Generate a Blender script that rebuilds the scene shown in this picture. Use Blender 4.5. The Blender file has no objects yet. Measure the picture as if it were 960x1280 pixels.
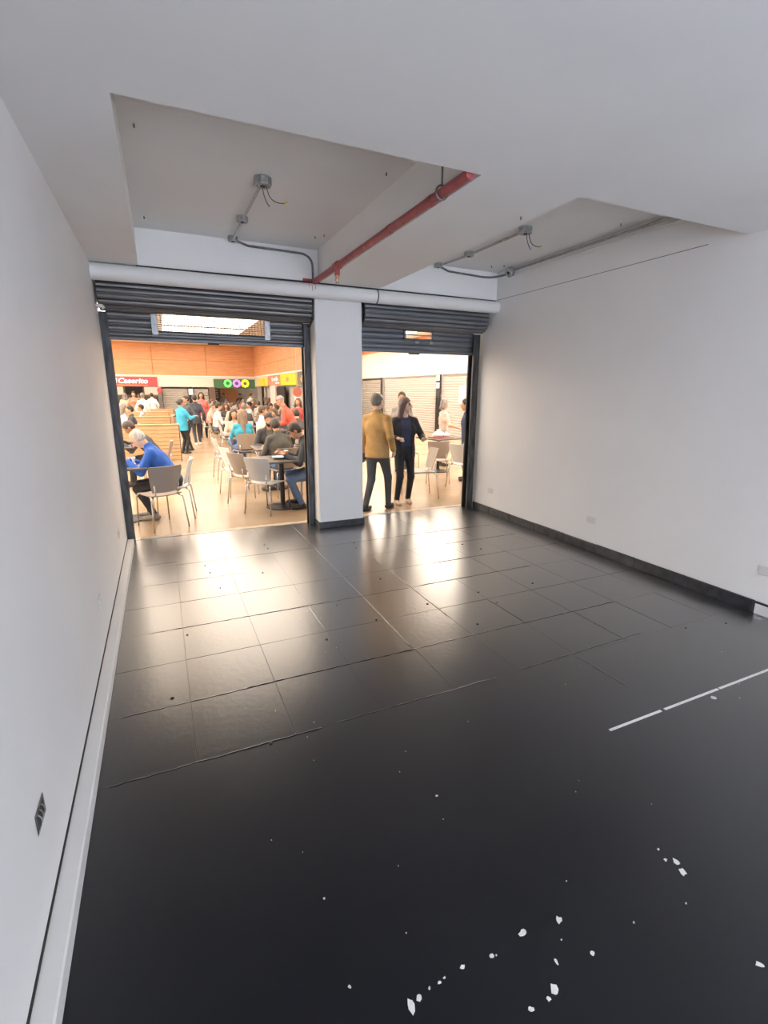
import bpy, bmesh, math, random
import numpy as np
from mathutils import Vector, Matrix

random.seed(7)
rng = np.random.default_rng(7)
SC = bpy.context.scene
COL = SC.collection

# ------------------------------------------------------------------ camera
YAW, PITCH, ROLL, FPX = math.radians(24.42793), math.radians(13.98326), math.radians(0.30335), 604.9
fw = Vector((math.sin(YAW)*math.cos(PITCH), math.cos(YAW)*math.cos(PITCH), -math.sin(PITCH)))
r0 = Vector((math.cos(YAW), -math.sin(YAW), 0)); u0 = r0.cross(fw)
rv = r0*math.cos(ROLL)+u0*math.sin(ROLL); uv = -r0*math.sin(ROLL)+u0*math.cos(ROLL)
cam = bpy.data.cameras.new('camera'); cam_o = bpy.data.objects.new('camera', cam); COL.objects.link(cam_o)
cam.sensor_fit = 'HORIZONTAL'; cam.sensor_width = 36; cam.lens = FPX/960*36
cam.clip_start = 0.02; cam.clip_end = 200
mw = Matrix((rv, uv, -fw)).transposed().to_4x4(); mw.translation = (0, 0, 1.72)
cam_o.matrix_world = mw
SC.camera = cam_o

# ------------------------------------------------------------------ world, exposure
w = bpy.data.worlds.new('sky'); SC.world = w; w.use_nodes = True
bg = w.node_tree.nodes['Background']; bg.inputs[0].default_value = (0.80, 0.87, 1.0, 1); bg.inputs[1].default_value = 2.6
SC.view_settings.view_transform = 'Standard'; SC.view_settings.look = 'None'
SC.view_settings.gamma = 1; SC.view_settings.use_curve_mapping = False
SC.view_settings.exposure = 1.03
PANEL_EMIT = 2.3

# sun added on the unseen street: its bounce off the pavement lights the ceilings
sl = bpy.data.lights.new('sun', 'SUN'); sl.energy = 22.0; sl.angle = math.radians(0.6); sl.color = (1.0, 0.97, 0.95)
so = bpy.data.objects.new('sun', sl); COL.objects.link(so); so.location = (10, -12, 12)
so.rotation_euler = Vector((-0.72, -0.16, -0.68)).to_track_quat('-Z', 'Y').to_euler()

# the open street front behind the camera lets the daylight in
pl = bpy.data.lights.new('daylight_portal', 'AREA'); pl.shape = 'RECTANGLE'; pl.size = 4.6; pl.size_y = 2.8
pl.cycles.is_portal = True
po = bpy.data.objects.new('daylight_portal', pl); COL.objects.link(po)
po.location = (1.875, -2.95, 1.45); po.rotation_euler = (math.radians(90), 0, 0)

# ------------------------------------------------------------------ materials
def mat(name, col, rough=0.6, metal=0.0, var=0.0, vscale=4.0, bump=0.0, bscale=60.0, emit=0.0, ior=None, alpha=1.0,
        rvar=0.0, stretch=None, trans=0.0, spec=None, world=False):
    m = bpy.data.materials.new(name); m.use_nodes = True
    nt = m.node_tree; b = nt.nodes['Principled BSDF']
    b.inputs['Base Color'].default_value = (*col, 1); b.inputs['Roughness'].default_value = rough
    b.inputs['Metallic'].default_value = metal
    if ior: b.inputs['IOR'].default_value = ior
    if spec is not None: b.inputs['Specular IOR Level'].default_value = spec
    if trans: b.inputs['Transmission Weight'].default_value = trans
    if alpha < 1: b.inputs['Alpha'].default_value = alpha
    if emit:
        b.inputs['Emission Color'].default_value = (*col, 1); b.inputs['Emission Strength'].default_value = emit
    tc = nt.nodes.new('ShaderNodeTexCoord'); vec = tc.outputs['Object']
    if world: vec = nt.nodes.new('ShaderNodeNewGeometry').outputs['Position']
    if stretch:
        mp = nt.nodes.new('ShaderNodeMapping'); mp.inputs['Scale'].default_value = stretch
        nt.links.new(vec, mp.inputs['Vector']); vec = mp.outputs['Vector']
    if var or rvar:
        n = nt.nodes.new('ShaderNodeTexNoise'); n.inputs['Scale'].default_value = vscale; n.inputs['Detail'].default_value = 5
        nt.links.new(vec, n.inputs['Vector'])
        if var:
            cr = nt.nodes.new('ShaderNodeValToRGB')
            cr.color_ramp.elements[0].position = 0.3; cr.color_ramp.elements[1].position = 0.7
            cr.color_ramp.elements[0].color = (*[c*(1-var) for c in col], 1)
            cr.color_ramp.elements[1].color = (*[min(1, c*(1+var)) for c in col], 1)
            nt.links.new(n.outputs['Fac'], cr.inputs['Fac']); nt.links.new(cr.outputs['Color'], b.inputs['Base Color'])
        if rvar:
            mr = nt.nodes.new('ShaderNodeMapRange'); mr.inputs['From Min'].default_value = 0.3; mr.inputs['From Max'].default_value = 0.7
            mr.inputs['To Min'].default_value = rough-rvar; mr.inputs['To Max'].default_value = rough+rvar
            nt.links.new(n.outputs['Fac'], mr.inputs['Value']); nt.links.new(mr.outputs['Result'], b.inputs['Roughness'])
    if bump:
        n2 = nt.nodes.new('ShaderNodeTexNoise'); n2.inputs['Scale'].default_value = bscale; n2.inputs['Detail'].default_value = 4
        nt.links.new(vec, n2.inputs['Vector'])
        bp = nt.nodes.new('ShaderNodeBump'); bp.inputs['Strength'].default_value = bump; bp.inputs['Distance'].default_value = 0.01
        nt.links.new(n2.outputs['Fac'], bp.inputs['Height']); nt.links.new(bp.outputs['Normal'], b.inputs['Normal'])
    return m

_cm = {}
def cmat(col, rough=0.75, kind='cloth'):
    key = (tuple(round(c, 3) for c in col), rough, kind)
    if key not in _cm:
        if kind == 'cloth': _cm[key] = mat('cloth', col, rough, var=0.18, vscale=9, bump=0.35, bscale=45)
        elif kind == 'skin': _cm[key] = mat('skin', col, 0.5, var=0.06, vscale=20)
        elif kind == 'hair': _cm[key] = mat('hair', col, 0.5, var=0.3, vscale=60, bump=0.6, bscale=90, stretch=(1, 1, 0.15))
        else: _cm[key] = mat('plain', col, rough)
    return _cm[key]

M = {}
M['wall'] = mat('white_wall_paint', (0.82, 0.81, 0.795), 0.55, var=0.02, vscale=1.5, bump=0.06, bscale=35)
M['ceil'] = mat('white_ceiling_paint', (0.86, 0.85, 0.83), 0.7, var=0.03, vscale=1.2, bump=0.08, bscale=25)
M['tile'] = mat('black_floor_paint', (0.013, 0.014, 0.017), 0.34, var=0.12, vscale=2.2, bump=0.07, bscale=30, ior=1.95, world=True)
def floor_paint():
    # black gloss paint: diffuse base under a rough glossy film with a Fresnel falloff
    m = bpy.data.materials.new('black_floor_paint'); m.use_nodes = True; nt = m.node_tree; N = nt.nodes.new; Lk = nt.links.new
    nt.nodes.remove(nt.nodes['Principled BSDF']); out = nt.nodes['Material Output']
    pos = N('ShaderNodeNewGeometry').outputs['Position']
    n1 = N('ShaderNodeTexNoise'); n1.inputs['Scale'].default_value = 2.2; n1.inputs['Detail'].default_value = 4; Lk(pos, n1.inputs['Vector'])
    cr = N('ShaderNodeValToRGB'); cr.color_ramp.elements[0].color = (.0075, .0085, .0115, 1); cr.color_ramp.elements[1].color = (.012, .013, .017, 1); Lk(n1.outputs['Fac'], cr.inputs['Fac'])
    n2 = N('ShaderNodeTexNoise'); n2.inputs['Scale'].default_value = 26; n2.inputs['Detail'].default_value = 5; Lk(pos, n2.inputs['Vector'])
    bp = N('ShaderNodeBump'); bp.inputs['Strength'].default_value = .10; bp.inputs['Distance'].default_value = .01; Lk(n2.outputs['Fac'], bp.inputs['Height'])
    df = N('ShaderNodeBsdfDiffuse'); Lk(cr.outputs['Color'], df.inputs['Color']); Lk(bp.outputs['Normal'], df.inputs['Normal'])
    gl = N('ShaderNodeBsdfGlossy'); gl.inputs['Color'].default_value = (1, 1, 1, 1); gl.inputs['Roughness'].default_value = .28; Lk(bp.outputs['Normal'], gl.inputs['Normal'])
    lw = N('ShaderNodeLayerWeight'); lw.inputs['Blend'].default_value = .5
    pw = N('ShaderNodeMath'); pw.operation = 'POWER'; pw.inputs[1].default_value = 2.3; Lk(lw.outputs['Facing'], pw.inputs[0])
    ma = N('ShaderNodeMath'); ma.operation = 'MULTIPLY_ADD'; ma.inputs[1].default_value = .92; ma.inputs[2].default_value = .016; Lk(pw.outputs[0], ma.inputs[0])
    mx = N('ShaderNodeMixShader'); Lk(ma.outputs[0], mx.inputs['Fac']); Lk(df.outputs[0], mx.inputs[1]); Lk(gl.outputs[0], mx.inputs[2]); Lk(mx.outputs[0], out.inputs['Surface'])
    return m
M['tile'] = floor_paint()
M['grout'] = mat('black_grout', (0.012, 0.012, 0.013), 0.6)
M['chip'] = mat('bare_white_grout', (0.78, 0.77, 0.74), 0.8, var=0.1, vscale=60)
M['blackbase'] = mat('black_base_paint', (0.030, 0.032, 0.038), 0.35, var=0.6, vscale=14, bump=0.3, bscale=50)
M['whitebase'] = mat('white_base_paint', (0.74, 0.735, 0.72), 0.45, var=0.02)
M['dark'] = mat('dark_gap', (0.03, 0.03, 0.03), 0.8)
M['slat'] = mat('dark_shutter_steel', (0.175, 0.17, 0.17), 0.42, 0.55, var=0.25, vscale=8, stretch=(0.3, 1, 4))
M['slat2'] = mat('grey_shutter_steel', (0.20, 0.21, 0.23), 0.42, 0.55, var=0.2, vscale=8, stretch=(0.3, 1, 4))
M['rail'] = mat('worn_dark_rail', (0.06, 0.061, 0.065), 0.45, 0.4, var=0.7, vscale=5, stretch=(6, 6, 1))
M['galv'] = mat('galvanised_steel', (0.42, 0.43, 0.43), 0.42, 0.8, var=0.25, vscale=30)
M['galvdark'] = mat('dull_conduit', (0.20, 0.195, 0.185), 0.5, 0.6, var=0.3, vscale=20)
M['red'] = mat('red_pipe_paint', (0.37, 0.075, 0.08), 0.45, var=0.25, vscale=18)
M['brass'] = mat('brass', (0.6, 0.33, 0.18), 0.35, 0.9)
M['wire'] = mat('thin_wire', (0.10, 0.09, 0.08), 0.6)
M['yellow_cap'] = mat('yellow_wire_cap', (0.75, 0.55, 0.1), 0.5)
M['plate'] = mat('socket_plastic', (0.70, 0.69, 0.67), 0.4)
M['socket_dark'] = mat('socket_dark', (0.06, 0.055, 0.06), 0.5, var=0.5, vscale=40)
M['hallfloor'] = mat('polished_stone_floor', (0.40, 0.285, 0.18), 0.27, var=0.18, vscale=1.1)
M['thresh'] = mat('threshold_stone', (0.55, 0.47, 0.36), 0.4, var=0.2, vscale=8)
M['threshgrey'] = mat('threshold_grey', (0.28, 0.27, 0.25), 0.4, var=0.2, vscale=8)
M['orange'] = mat('orange_wood_panel', (0.68, 0.31, 0.14), 0.5, var=0.13, vscale=2.2, stretch=(1.0, 1.0, 9))
M['cream'] = mat('cream_fascia', (0.72, 0.66, 0.58), 0.55, var=0.02)
M['hallwhite'] = mat('hall_white', (0.85, 0.83, 0.80), 0.6)
M['panel'] = mat('light_panel', (1.0, 0.90, 0.77), 0.5, emit=PANEL_EMIT)
M['panel2'] = mat('bright_light_panel', (1.0, 0.90, 0.77), 0.5, emit=PANEL_EMIT*2.0)
M['shutterlight'] = mat('pale_shutter', (0.44, 0.41, 0.37), 0.5, 0.1, var=0.08)
M['blackmetal'] = mat('black_metal', (0.02, 0.02, 0.022), 0.4, 0.3)
M['chrome'] = mat('chair_tube', (0.55, 0.55, 0.54), 0.25, 0.9)
M['greyplastic'] = mat('grey_chair_plastic', (0.50, 0.49, 0.475), 0.45, var=0.03)
M['taupeplastic'] = mat('taupe_chair_plastic', (0.36, 0.30, 0.255), 0.5, var=0.04)
M['whiteplastic'] = mat('white_chair_plastic', (0.75, 0.75, 0.74), 0.4)
M['tabletop'] = mat('dark_table_top', (0.10, 0.085, 0.075), 0.3, var=0.2)
M['booth'] = mat('booth_wood', (0.55, 0.33, 0.17), 0.45, var=0.2, vscale=3, stretch=(1, 1, 8))
M['boothgrey'] = mat('booth_upholstery', (0.33, 0.29, 0.26), 0.7, var=0.1)
M['glass'] = mat('plastic_film', (0.9, 0.9, 0.9), 0.25, alpha=0.22)
M['paper'] = mat('white_paper', (0.85, 0.85, 0.84), 0.7)
M['paperpink'] = mat('pink_print', (0.80, 0.55, 0.48), 0.7)
M['signred'] = mat('red_sign', (0.72, 0.06, 0.07), 0.4)
M['signgreen'] = mat('green_sign', (0.06, 0.16, 0.075), 0.4)
M['signyellow'] = mat('yellow_sign', (0.90, 0.60, 0.02), 0.4)
M['signsalmon'] = mat('salmon_sign', (0.72, 0.22, 0.16), 0.4)
M['signwhite'] = mat('white_lettering', (0.92, 0.90, 0.86), 0.5)
M['signorange'] = mat('orange_underline', (0.85, 0.35, 0.08), 0.5)
M['ringgreen'] = mat('green_ring', (0.12, 0.75, 0.12), 0.4, emit=0.9)
M['ringpink'] = mat('magenta_ring', (0.75, 0.16, 0.72), 0.4, emit=0.9)
M['ringyellow'] = mat('yellow_ring', (0.95, 0.62, 0.03), 0.4, emit=0.9)
M['shopdark'] = mat('shop_interior_dark', (0.16, 0.14, 0.13), 0.6, var=0.2)
M['shopgrey'] = mat('shop_interior_grey', (0.42, 0.40, 0.37), 0.6, var=0.1)
M['steel'] = mat('steel_counter', (0.45, 0.45, 0.44), 0.35, 0.7)
M['brown'] = mat('brown_pillar', (0.16, 0.10, 0.07), 0.5)
M['screen'] = mat('menu_screen', (0.75, 0.55, 0.38), 0.4, emit=0.6)
M['tray'] = mat('red_tray', (0.42, 0.06, 0.06), 0.4)
M['traydark'] = mat('dark_tray', (0.05, 0.05, 0.05), 0.4)
M['juice'] = mat('orange_drink', (0.85, 0.33, 0.08), 0.2)
M['bag'] = mat('white_bag', (0.88, 0.87, 0.85), 0.5, bump=0.5, bscale=20)
M['street'] = mat('street_paving', (0.46, 0.49, 0.56), 0.8, var=0.1)

# ------------------------------------------------------------------ mesh helpers
def link(name, me, m, parent=None, smooth=False):
    o = bpy.data.objects.new(name, me); COL.objects.link(o)
    if m is not None and not me.materials:
        for k in (m if isinstance(m, (list, tuple)) else [m]): me.materials.append(k)
    if parent is not None: o.parent = parent
    if smooth:
        me.polygons.foreach_set('use_smooth', [True]*len(me.polygons))
    return o
def tag(o, label=None, cat=None, group=None, kind=None):
    if label: o['label'] = label
    if cat: o['category'] = cat
    if group: o['group'] = group
    if kind: o['kind'] = kind
    return o
def empty(name, loc=(0, 0, 0), rz=0, label=None, cat=None, group=None):
    o = bpy.data.objects.new(name, None); COL.objects.link(o); o.location = loc; o.rotation_euler = (0, 0, rz)
    o.empty_display_size = 0.1
    return tag(o, label, cat, group)
class MB:
    def __init__(s): s.v = []; s.f = []
    def add(s, vs, fs):
        n = len(s.v); s.v += [tuple(p) for p in vs]; s.f += [tuple(i+n for i in f) for f in fs]; return s
    def box(s, x0, x1, y0, y1, z0, z1, c=0.0):
        if c <= 0:
            vs = [(x, y, z) for z in (z0, z1) for y in (y0, y1) for x in (x0, x1)]
            return s.add(vs, [(0, 2, 3, 1), (4, 5, 7, 6), (0, 1, 5, 4), (2, 6, 7, 3), (0, 4, 6, 2), (1, 3, 7, 5)])
        c = min(c, (x1-x0)*.45, (y1-y0)*.45, (z1-z0)*.45)
        vs = []; idx = {}
        for i, (x, xc) in enumerate(((x0, 1), (x1, -1))):
            for j, (y, yc) in enumerate(((y0, 1), (y1, -1))):
                for k, (z, zc) in enumerate(((z0, 1), (z1, -1))):
                    idx[i, j, k] = len(vs)
                    vs += [(x, y+yc*c, z+zc*c), (x+xc*c, y, z+zc*c), (x+xc*c, y+yc*c, z)]
        q = lambda i, j, k, a: idx[i, j, k]+a
        fs = []
        for i in (0, 1): fs.append([q(i, 0, 0, 0), q(i, 1, 0, 0), q(i, 1, 1, 0), q(i, 0, 1, 0)])
        for j in (0, 1): fs.append([q(0, j, 0, 1), q(1, j, 0, 1), q(1, j, 1, 1), q(0, j, 1, 1)])
        for k in (0, 1): fs.append([q(0, 0, k, 2), q(1, 0, k, 2), q(1, 1, k, 2), q(0, 1, k, 2)])
        for i in (0, 1):
            for j in (0, 1): fs.append([q(i, j, 0, 0), q(i, j, 0, 1), q(i, j, 1, 1), q(i, j, 1, 0)])
            for k in (0, 1): fs.append([q(i, 0, k, 0), q(i, 0, k, 2), q(i, 1, k, 2), q(i, 1, k, 0)])
        for j in (0, 1):
            for k in (0, 1): fs.append([q(0, j, k, 1), q(0, j, k, 2), q(1, j, k, 2), q(1, j, k, 1)])
        for i in (0, 1):
            for j in (0, 1):
                for k in (0, 1): fs.append([q(i, j, k, 0), q(i, j, k, 1), q(i, j, k, 2)])
        return s.add(vs, fs)
    def tube(s, pts, r, n=10, cap=True):
        pts = [Vector(p) for p in pts]; rs = r if isinstance(r, (list, tuple)) else [r]*len(pts)
        base = len(s.v); prev = None
        for i, p in enumerate(pts):
            a = pts[max(0, i-1)]; b = pts[min(len(pts)-1, i+1)]; t = (b-a).normalized()
            if prev is None:
                h = Vector((0, 0, 1)) if abs(t.z) < 0.9 else Vector((1, 0, 0))
                u = t.cross(h).normalized()
            else:
                u = (prev - t*prev.dot(t)).normalized()
            prev = u; v = t.cross(u)
            for k in range(n):
                an = 2*math.pi*k/n; s.v.append(tuple(p+(u*math.cos(an)+v*math.sin(an))*rs[i]))
        for i in range(len(pts)-1):
            for k in range(n):
                a = base+i*n+k; b = base+i*n+(k+1) % n; s.f.append((a, b, b+n, a+n))
        if cap:
            s.f.append(tuple(base+k for k in range(n))[::-1]); e = base+(len(pts)-1)*n; s.f.append(tuple(e+k for k in range(n)))
        return s
    def lathe(s, prof, c=(0, 0, 0), n=24):
        base = len(s.v)
        for r, z in prof:
            for k in range(n):
                an = 2*math.pi*k/n; s.v.append((c[0]+r*math.cos(an), c[1]+r*math.sin(an), c[2]+z))
        for i in range(len(prof)-1):
            for k in range(n):
                a = base+i*n+k; b = base+i*n+(k+1) % n; s.f.append((a, b, b+n, a+n))
        s.f.append(tuple(base+k for k in range(n))[::-1]); e = base+(len(prof)-1)*n; s.f.append(tuple(e+k for k in range(n)))
        return s
    def prism(s, prof, x0, x1):       # (y,z) profile swept along x
        n = len(prof); vs = [(x0, y, z) for y, z in prof]+[(x1, y, z) for y, z in prof]
        fs = [(i, (i+1) % n, (i+1) % n+n, i+n) for i in range(n)]+[tuple(range(n))[::-1], tuple(range(n, 2*n))]
        return s.add(vs, fs)
    def mesh(s, name='m'):
        me = bpy.data.meshes.new(name); me.from_pydata(s.v, [], s.f)
        bm = bmesh.new(); bm.from_mesh(me); bmesh.ops.recalc_face_normals(bm, faces=bm.faces); bm.to_mesh(me); bm.free()
        me.update(); return me
    def build(s, name, m, parent=None, smooth=False): return link(name, s.mesh(name), m, parent, smooth)
def sharp(o, ang=40):
    o.data.polygons.foreach_set('use_smooth', [True]*len(o.data.polygons))
    o.data.set_sharp_from_angle(angle=math.radians(ang)); return o
def copy_tree(o, parent=None):
    c = o.copy(); COL.objects.link(c)
    if parent is not None: c.parent = parent
    for ch in list(o.children): copy_tree(ch, c)
    return c
def box(name, m, a, parent=None, c=0.0): return MB().box(*a, c=c).build(name, m, parent)
def struct(o): o['kind'] = 'structure'; return o
def arc(p0, p1, p2, n=6):            # quadratic bend
    p0, p1, p2 = map(Vector, (p0, p1, p2)); return [p0*(1-t)**2+p1*2*t*(1-t)+p2*t*t for t in [i/n for i in range(n+1)]]
def text(name, s, m, size, loc, rot, parent=None, shear=0.0, extrude=0.01, offset=0.0, align='LEFT', sx=1.0):
    cu = bpy.data.curves.new(name, 'FONT'); cu.body = s; cu.size = size; cu.shear = shear; cu.extrude = extrude; cu.offset = offset
    cu.align_x = align; cu.align_y = 'CENTER'; cu.resolution_u = 3
    t = bpy.data.objects.new(name, cu); COL.objects.link(t); bpy.context.view_layer.update()
    me = bpy.data.meshes.new_from_object(t.evaluated_get(bpy.context.evaluated_depsgraph_get()))
    bpy.data.objects.remove(t)
    me.materials.clear(); o = link(name, me, m, parent); o.location = loc; o.rotation_euler = rot; o.scale = (sx, 1, 1); return o

# ------------------------------------------------------------------ room shell
WL, WR, YF, ZB, ZC = -0.48, 4.23, 6.17, 2.90, 3.245
YB = -3.0
floor = struct(box('floor', M['grout'], (WL, WR, YB, YF, -0.12, -0.0105)))
xs = [WL]+[0.48*i for i in range(0, 9)]+[WR]
ys = [YB, -2.2, -1.58, -0.96, -0.34, 0.28, 0.89, 1.50, 2.14, 2.65, 3.135, 3.62, 4.11, 4.60, 5.09, 5.58, YF]
tile_cache = {}
for j in range(len(ys)-1):
    for i in range(len(xs)-1):
        dx, dy = xs[i+1]-xs[i], ys[j+1]-ys[j]
        near = ys[j] < 2.1            # thick paint has filled the joints here
        gap, bev = (0.0, 0.0) if near else (0.0003, 0.0010)
        key = (round(dx, 3), round(dy, 3), near)
        if key not in tile_cache:
            tile_cache[key] = MB().box(-dx/2+gap, dx/2-gap, -dy/2+gap, dy/2-gap, -0.011, 0.0, c=bev).mesh('tile')
        o = link('tile', tile_cache[key], M['tile'], floor)
        o.location = ((xs[i]+xs[i+1])/2, (ys[j]+ys[j+1])/2, 0.0 if near else random.uniform(-0.0008, 0.0)-.0008*(j % 2))
        tl = 0.0 if near else .0016
        o.rotation_euler = (random.uniform(-tl, tl), random.uniform(-tl, tl), 0)
# bare grout line and paint chips
for a, b in ((1.99, 2.385), (2.415, 2.885), (2.90, 3.42), (3.43, 3.86)):
    box('bare_joint', M['chip'], (a, b, 1.494, 1.509, -0.004, 0.0012), floor)
def chip(x, y, r, el=1.0, rot=0.0):
    n = 9; vs = []; 
    for k in range(n):
        a = 2*math.pi*k/n; rr = r*random.uniform(.55, 1.15)
        px, py = rr*el*math.cos(a), rr*math.sin(a)
        vs.append((x+px*math.cos(rot)-py*math.sin(rot), y+px*math.sin(rot)+py*math.cos(rot), 0.0022))
    low = [(p[0], p[1], -0.002) for p in vs]
    MB().add(vs+low, [tuple(range(n))]+[(i, i+n, (i+1) % n+n, (i+1) % n) for i in range(n)]).build('paint_chip', M['chip'], floor)
for x, y, r, el, rot in [(0.495, .885, .012, 1.9, 1.2), (0.525, .893, .008, 1.5, .6), (0.565, .90, .004, 1.5, .5), (0.685, .906, .0085, 1.3, .2), (.60, .90, .004, 1.4, 0), (.62, .905, .003, 1.4, 0),
        (.787, .894, .006, 1.4, 0), (.80, .89, .003, 1, 0), (.919, .908, .0105, 1.5, .1), (1.056, .89, .0115, 1.2, .7), (1.082, .769, .008, 1, 0), (.901, .744, .013, 1.5, 1.0),
        (.87, .735, .007, 1, 0), (.807, .736, .008, 1, 0), (1.598, .831, .013, 1.2, 1.2), (1.615, .865, .011, 1.6, 1.5), (1.585, .889, .006, 1.2, .3), (1.60, .93, .005, 1, 0),
        (1.532, .533, .009, 1.6, -.6), (2.777, 1.458, .013, 1.4, .2), (.944, 1.503, .006, 1, 0), (.96, .80, .005, 2, 1.4), (1.02, .84, .003, 1, 0), (1.5, .75, .004, 1, 0), (1.28, .78, .004, 1, 0),
        (1.18, .98, .003, 1, 0), (.35, 1.0, .005, 1, 0), (.36, 1.28, .004, 1, 0)]:
    chip(x, y, r, el, rot)
for k in range(46):
    chip(random.uniform(.2, 3.6), random.uniform(.6, 3.6), random.uniform(.0015, .0032))
# lumps of dried paint lying about
for k in range(26):
    x, y = random.uniform(-.1, 3.9), random.uniform(2.0, 5.6); r = random.uniform(.005, .012)
    MB().lathe([(r*.9, -.002), (r, .003), (r*.5, .007)], (x, y, 0), 7).build('paint_lump', M['blackbase'], floor)

# ridges of thick paint along some of the joints
def ridge(x0, y0, x1, y1, hgt=.0022, wd=.008):
    L_ = math.hypot(x1-x0, y1-y0); n = max(4, int(L_/.035)); ux, uy = (x1-x0)/L_, (y1-y0)/L_; vs = []; fs = []
    for i in range(n+1):
        t = L_*i/n; k = random.uniform(.45, 1.25)*(0 if i in (0, n) else 1); wv = random.uniform(-.003, .003); ww = wd*random.uniform(.6, 1.2)
        for a, zz in ((-ww, -.002), (-ww*.4, hgt*k), (ww*.3, hgt*k*.9), (ww, -.002)):
            vs.append((x0+ux*t-uy*(a+wv), y0+uy*t+ux*(a+wv), zz))
    for i in range(n):
        for k in range(3): a = i*4+k; fs.append((a, a+1, a+5, a+4))
    MB().add(vs, fs).build('paint_ridge', M['tile'], floor, True)
for a in [(-.38, 2.14, .62, 2.135, .0035), (.70, 2.14, 1.75, 2.14, .0018), (-.36, 2.65, .35, 2.65, .002), (.30, 2.655, 1.45, 2.65, .0034), (1.45, 2.65, 3.37, 2.66, .002), (-.24, 3.62, 1.9, 3.62, .0022), (1.94, 2.15, 3.1, 2.18, .003),
          (1.92, 4.5, 1.918, 2.99, .0028), (1.443, 3.49, 1.43, 2.66, .0024), (2.39, 2.14, 2.41, 1.72, .002), (.965, 3.62, .962, 3.19, .0022), (2.0, 3.63, 3.3, 3.64, .0018), (2.4, 3.13, 2.41, 2.66, .0018), (2.9, 2.66, 2.89, 2.16, .0015),
          (-.3, 5.18, .02, 5.2, .002), (-.3, 4.6, .6, 4.6, .0018), (2.45, 4.6, 3.9, 4.62, .002), (2.45, 5.1, 3.6, 5.1, .0018), (2.4, 4.1, 3.2, 4.11, .0018), (.48, 4.6, .48, 4.12, .0015)]:
    ridge(*a)
wall_l = struct(box('wall_left', M['wall'], (WL-.25, WL, YB, 6.0, -.12, 3.45)))
wall_r = struct(box('wall_right', M['wall'], (WR, WR+.25, YB, 6.0, -.12, 3.45)))
box('plaster_crack', M['galvdark'], (WR-.0025, WR, 2.9, 5.71, 2.903, 2.908), wall_r)
ceiling = struct(box('ceiling', M['ceil'], (WL, WR, 2.59, 5.72, ZC, 3.45)))
box('beam', M['ceil'], (WL, -.065, 2.59, 5.72, ZB, ZC), ceiling)
box('beam', M['ceil'], (1.765, 2.50, 2.59, 5.72, ZB, ZC), ceiling)
box('beam', M['ceil'], (WL, WR, 5.72, 6.25, ZB, 3.45), ceiling)
box('beam', M['ceil'], (WL, WR, YB, 2.59, ZB, 3.45), ceiling)
# hall-side lintel over the shutters
wf = struct(box('wall_front', M['hallwhite'], (-8.2, 11.0, 6.14, 6.26, 2.62, 4.3)))
box('facade_panel', M['hallwhite'], (-8.2, WL-.02, 6.0, 6.26, -.1, 2.62), wf)
box('facade_panel', M['hallwhite'], (WR+.02, 11.0, 6.0, 6.26, -.1, 2.62), wf)
# column between the shutters
colm = struct(MB().box(1.735, 2.33, 5.80, 6.16, -.05, ZB, c=.012).build('wall_column', M['wall']))
kb = MB()
kb.box(1.722, 2.345, 5.786, 5.802, 0, .085, c=.004); kb.box(1.722, 1.737, 5.79, 6.10, 0, .085, c=.004); kb.box(2.328, 2.345, 5.79, 6.16, 0, .085, c=.004)
struct(kb.build('baseboard_column', M['blackbase']))
# white skirting ledge, left wall, with the dark open joint above it
bl = struct(MB().box(WL, -.412, YB, 5.98, 0, .078, c=.006).build('baseboard_left', M['whitebase']))
box('open_joint', M['dark'], (WL, WL+.0065, YB, 5.98, .0775, .0835), bl)
# black tile skirting on the right wall, white board where it stops
br = struct(box('baseboard_right', M['grout'], (WR-.006, WR, 2.05, 6.0, 0, .098)))
yj = [2.05, 2.62, 3.16, 3.65, 4.13, 4.62, 5.12, 5.58, 6.0]
for a, b in zip(yj[:-1], yj[1:]):
    MB().box(WR-.026, WR-.004, a+.002, b-.002, 0, .102+random.uniform(-.004, .004), c=.003).build('skirting_tile', M['blackbase'], br)
bw = struct(MB().box(WR-.022, WR, YB, 2.045, 0, .085, c=.004).build('baseboard_back', M['whitebase']))
box('open_joint', M['dark'], (WR-.02, WR, YB, 2.045, .0855, .099), bw)
# threshold
th = struct(box('trim_1', M['thresh'], (WL, WR, YF, 6.27, -.1, .001)))
box('stone_strip', M['threshgrey'], (-.36, .09, YF+.005, 6.26, 0, .004), th)
box('stone_strip', M['threshgrey'], (2.75, 3.05, YF+.005, 6.26, 0, .004), th)
# street front behind the camera: an open shop front with posts and lintel
wb = struct(box('wall_back', M['wall'], (WL, WR, YB-.15, YB, 2.85, 3.45)))
for x in (WL+.05, WR-.05): box('post', M['rail'], (x-.05, x+.05, YB-.12, YB-.02, 0, 2.85), wb)
struct(box('floor_street', M['street'], (-12, 16, -25, YB, -.14, -.02)))

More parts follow.
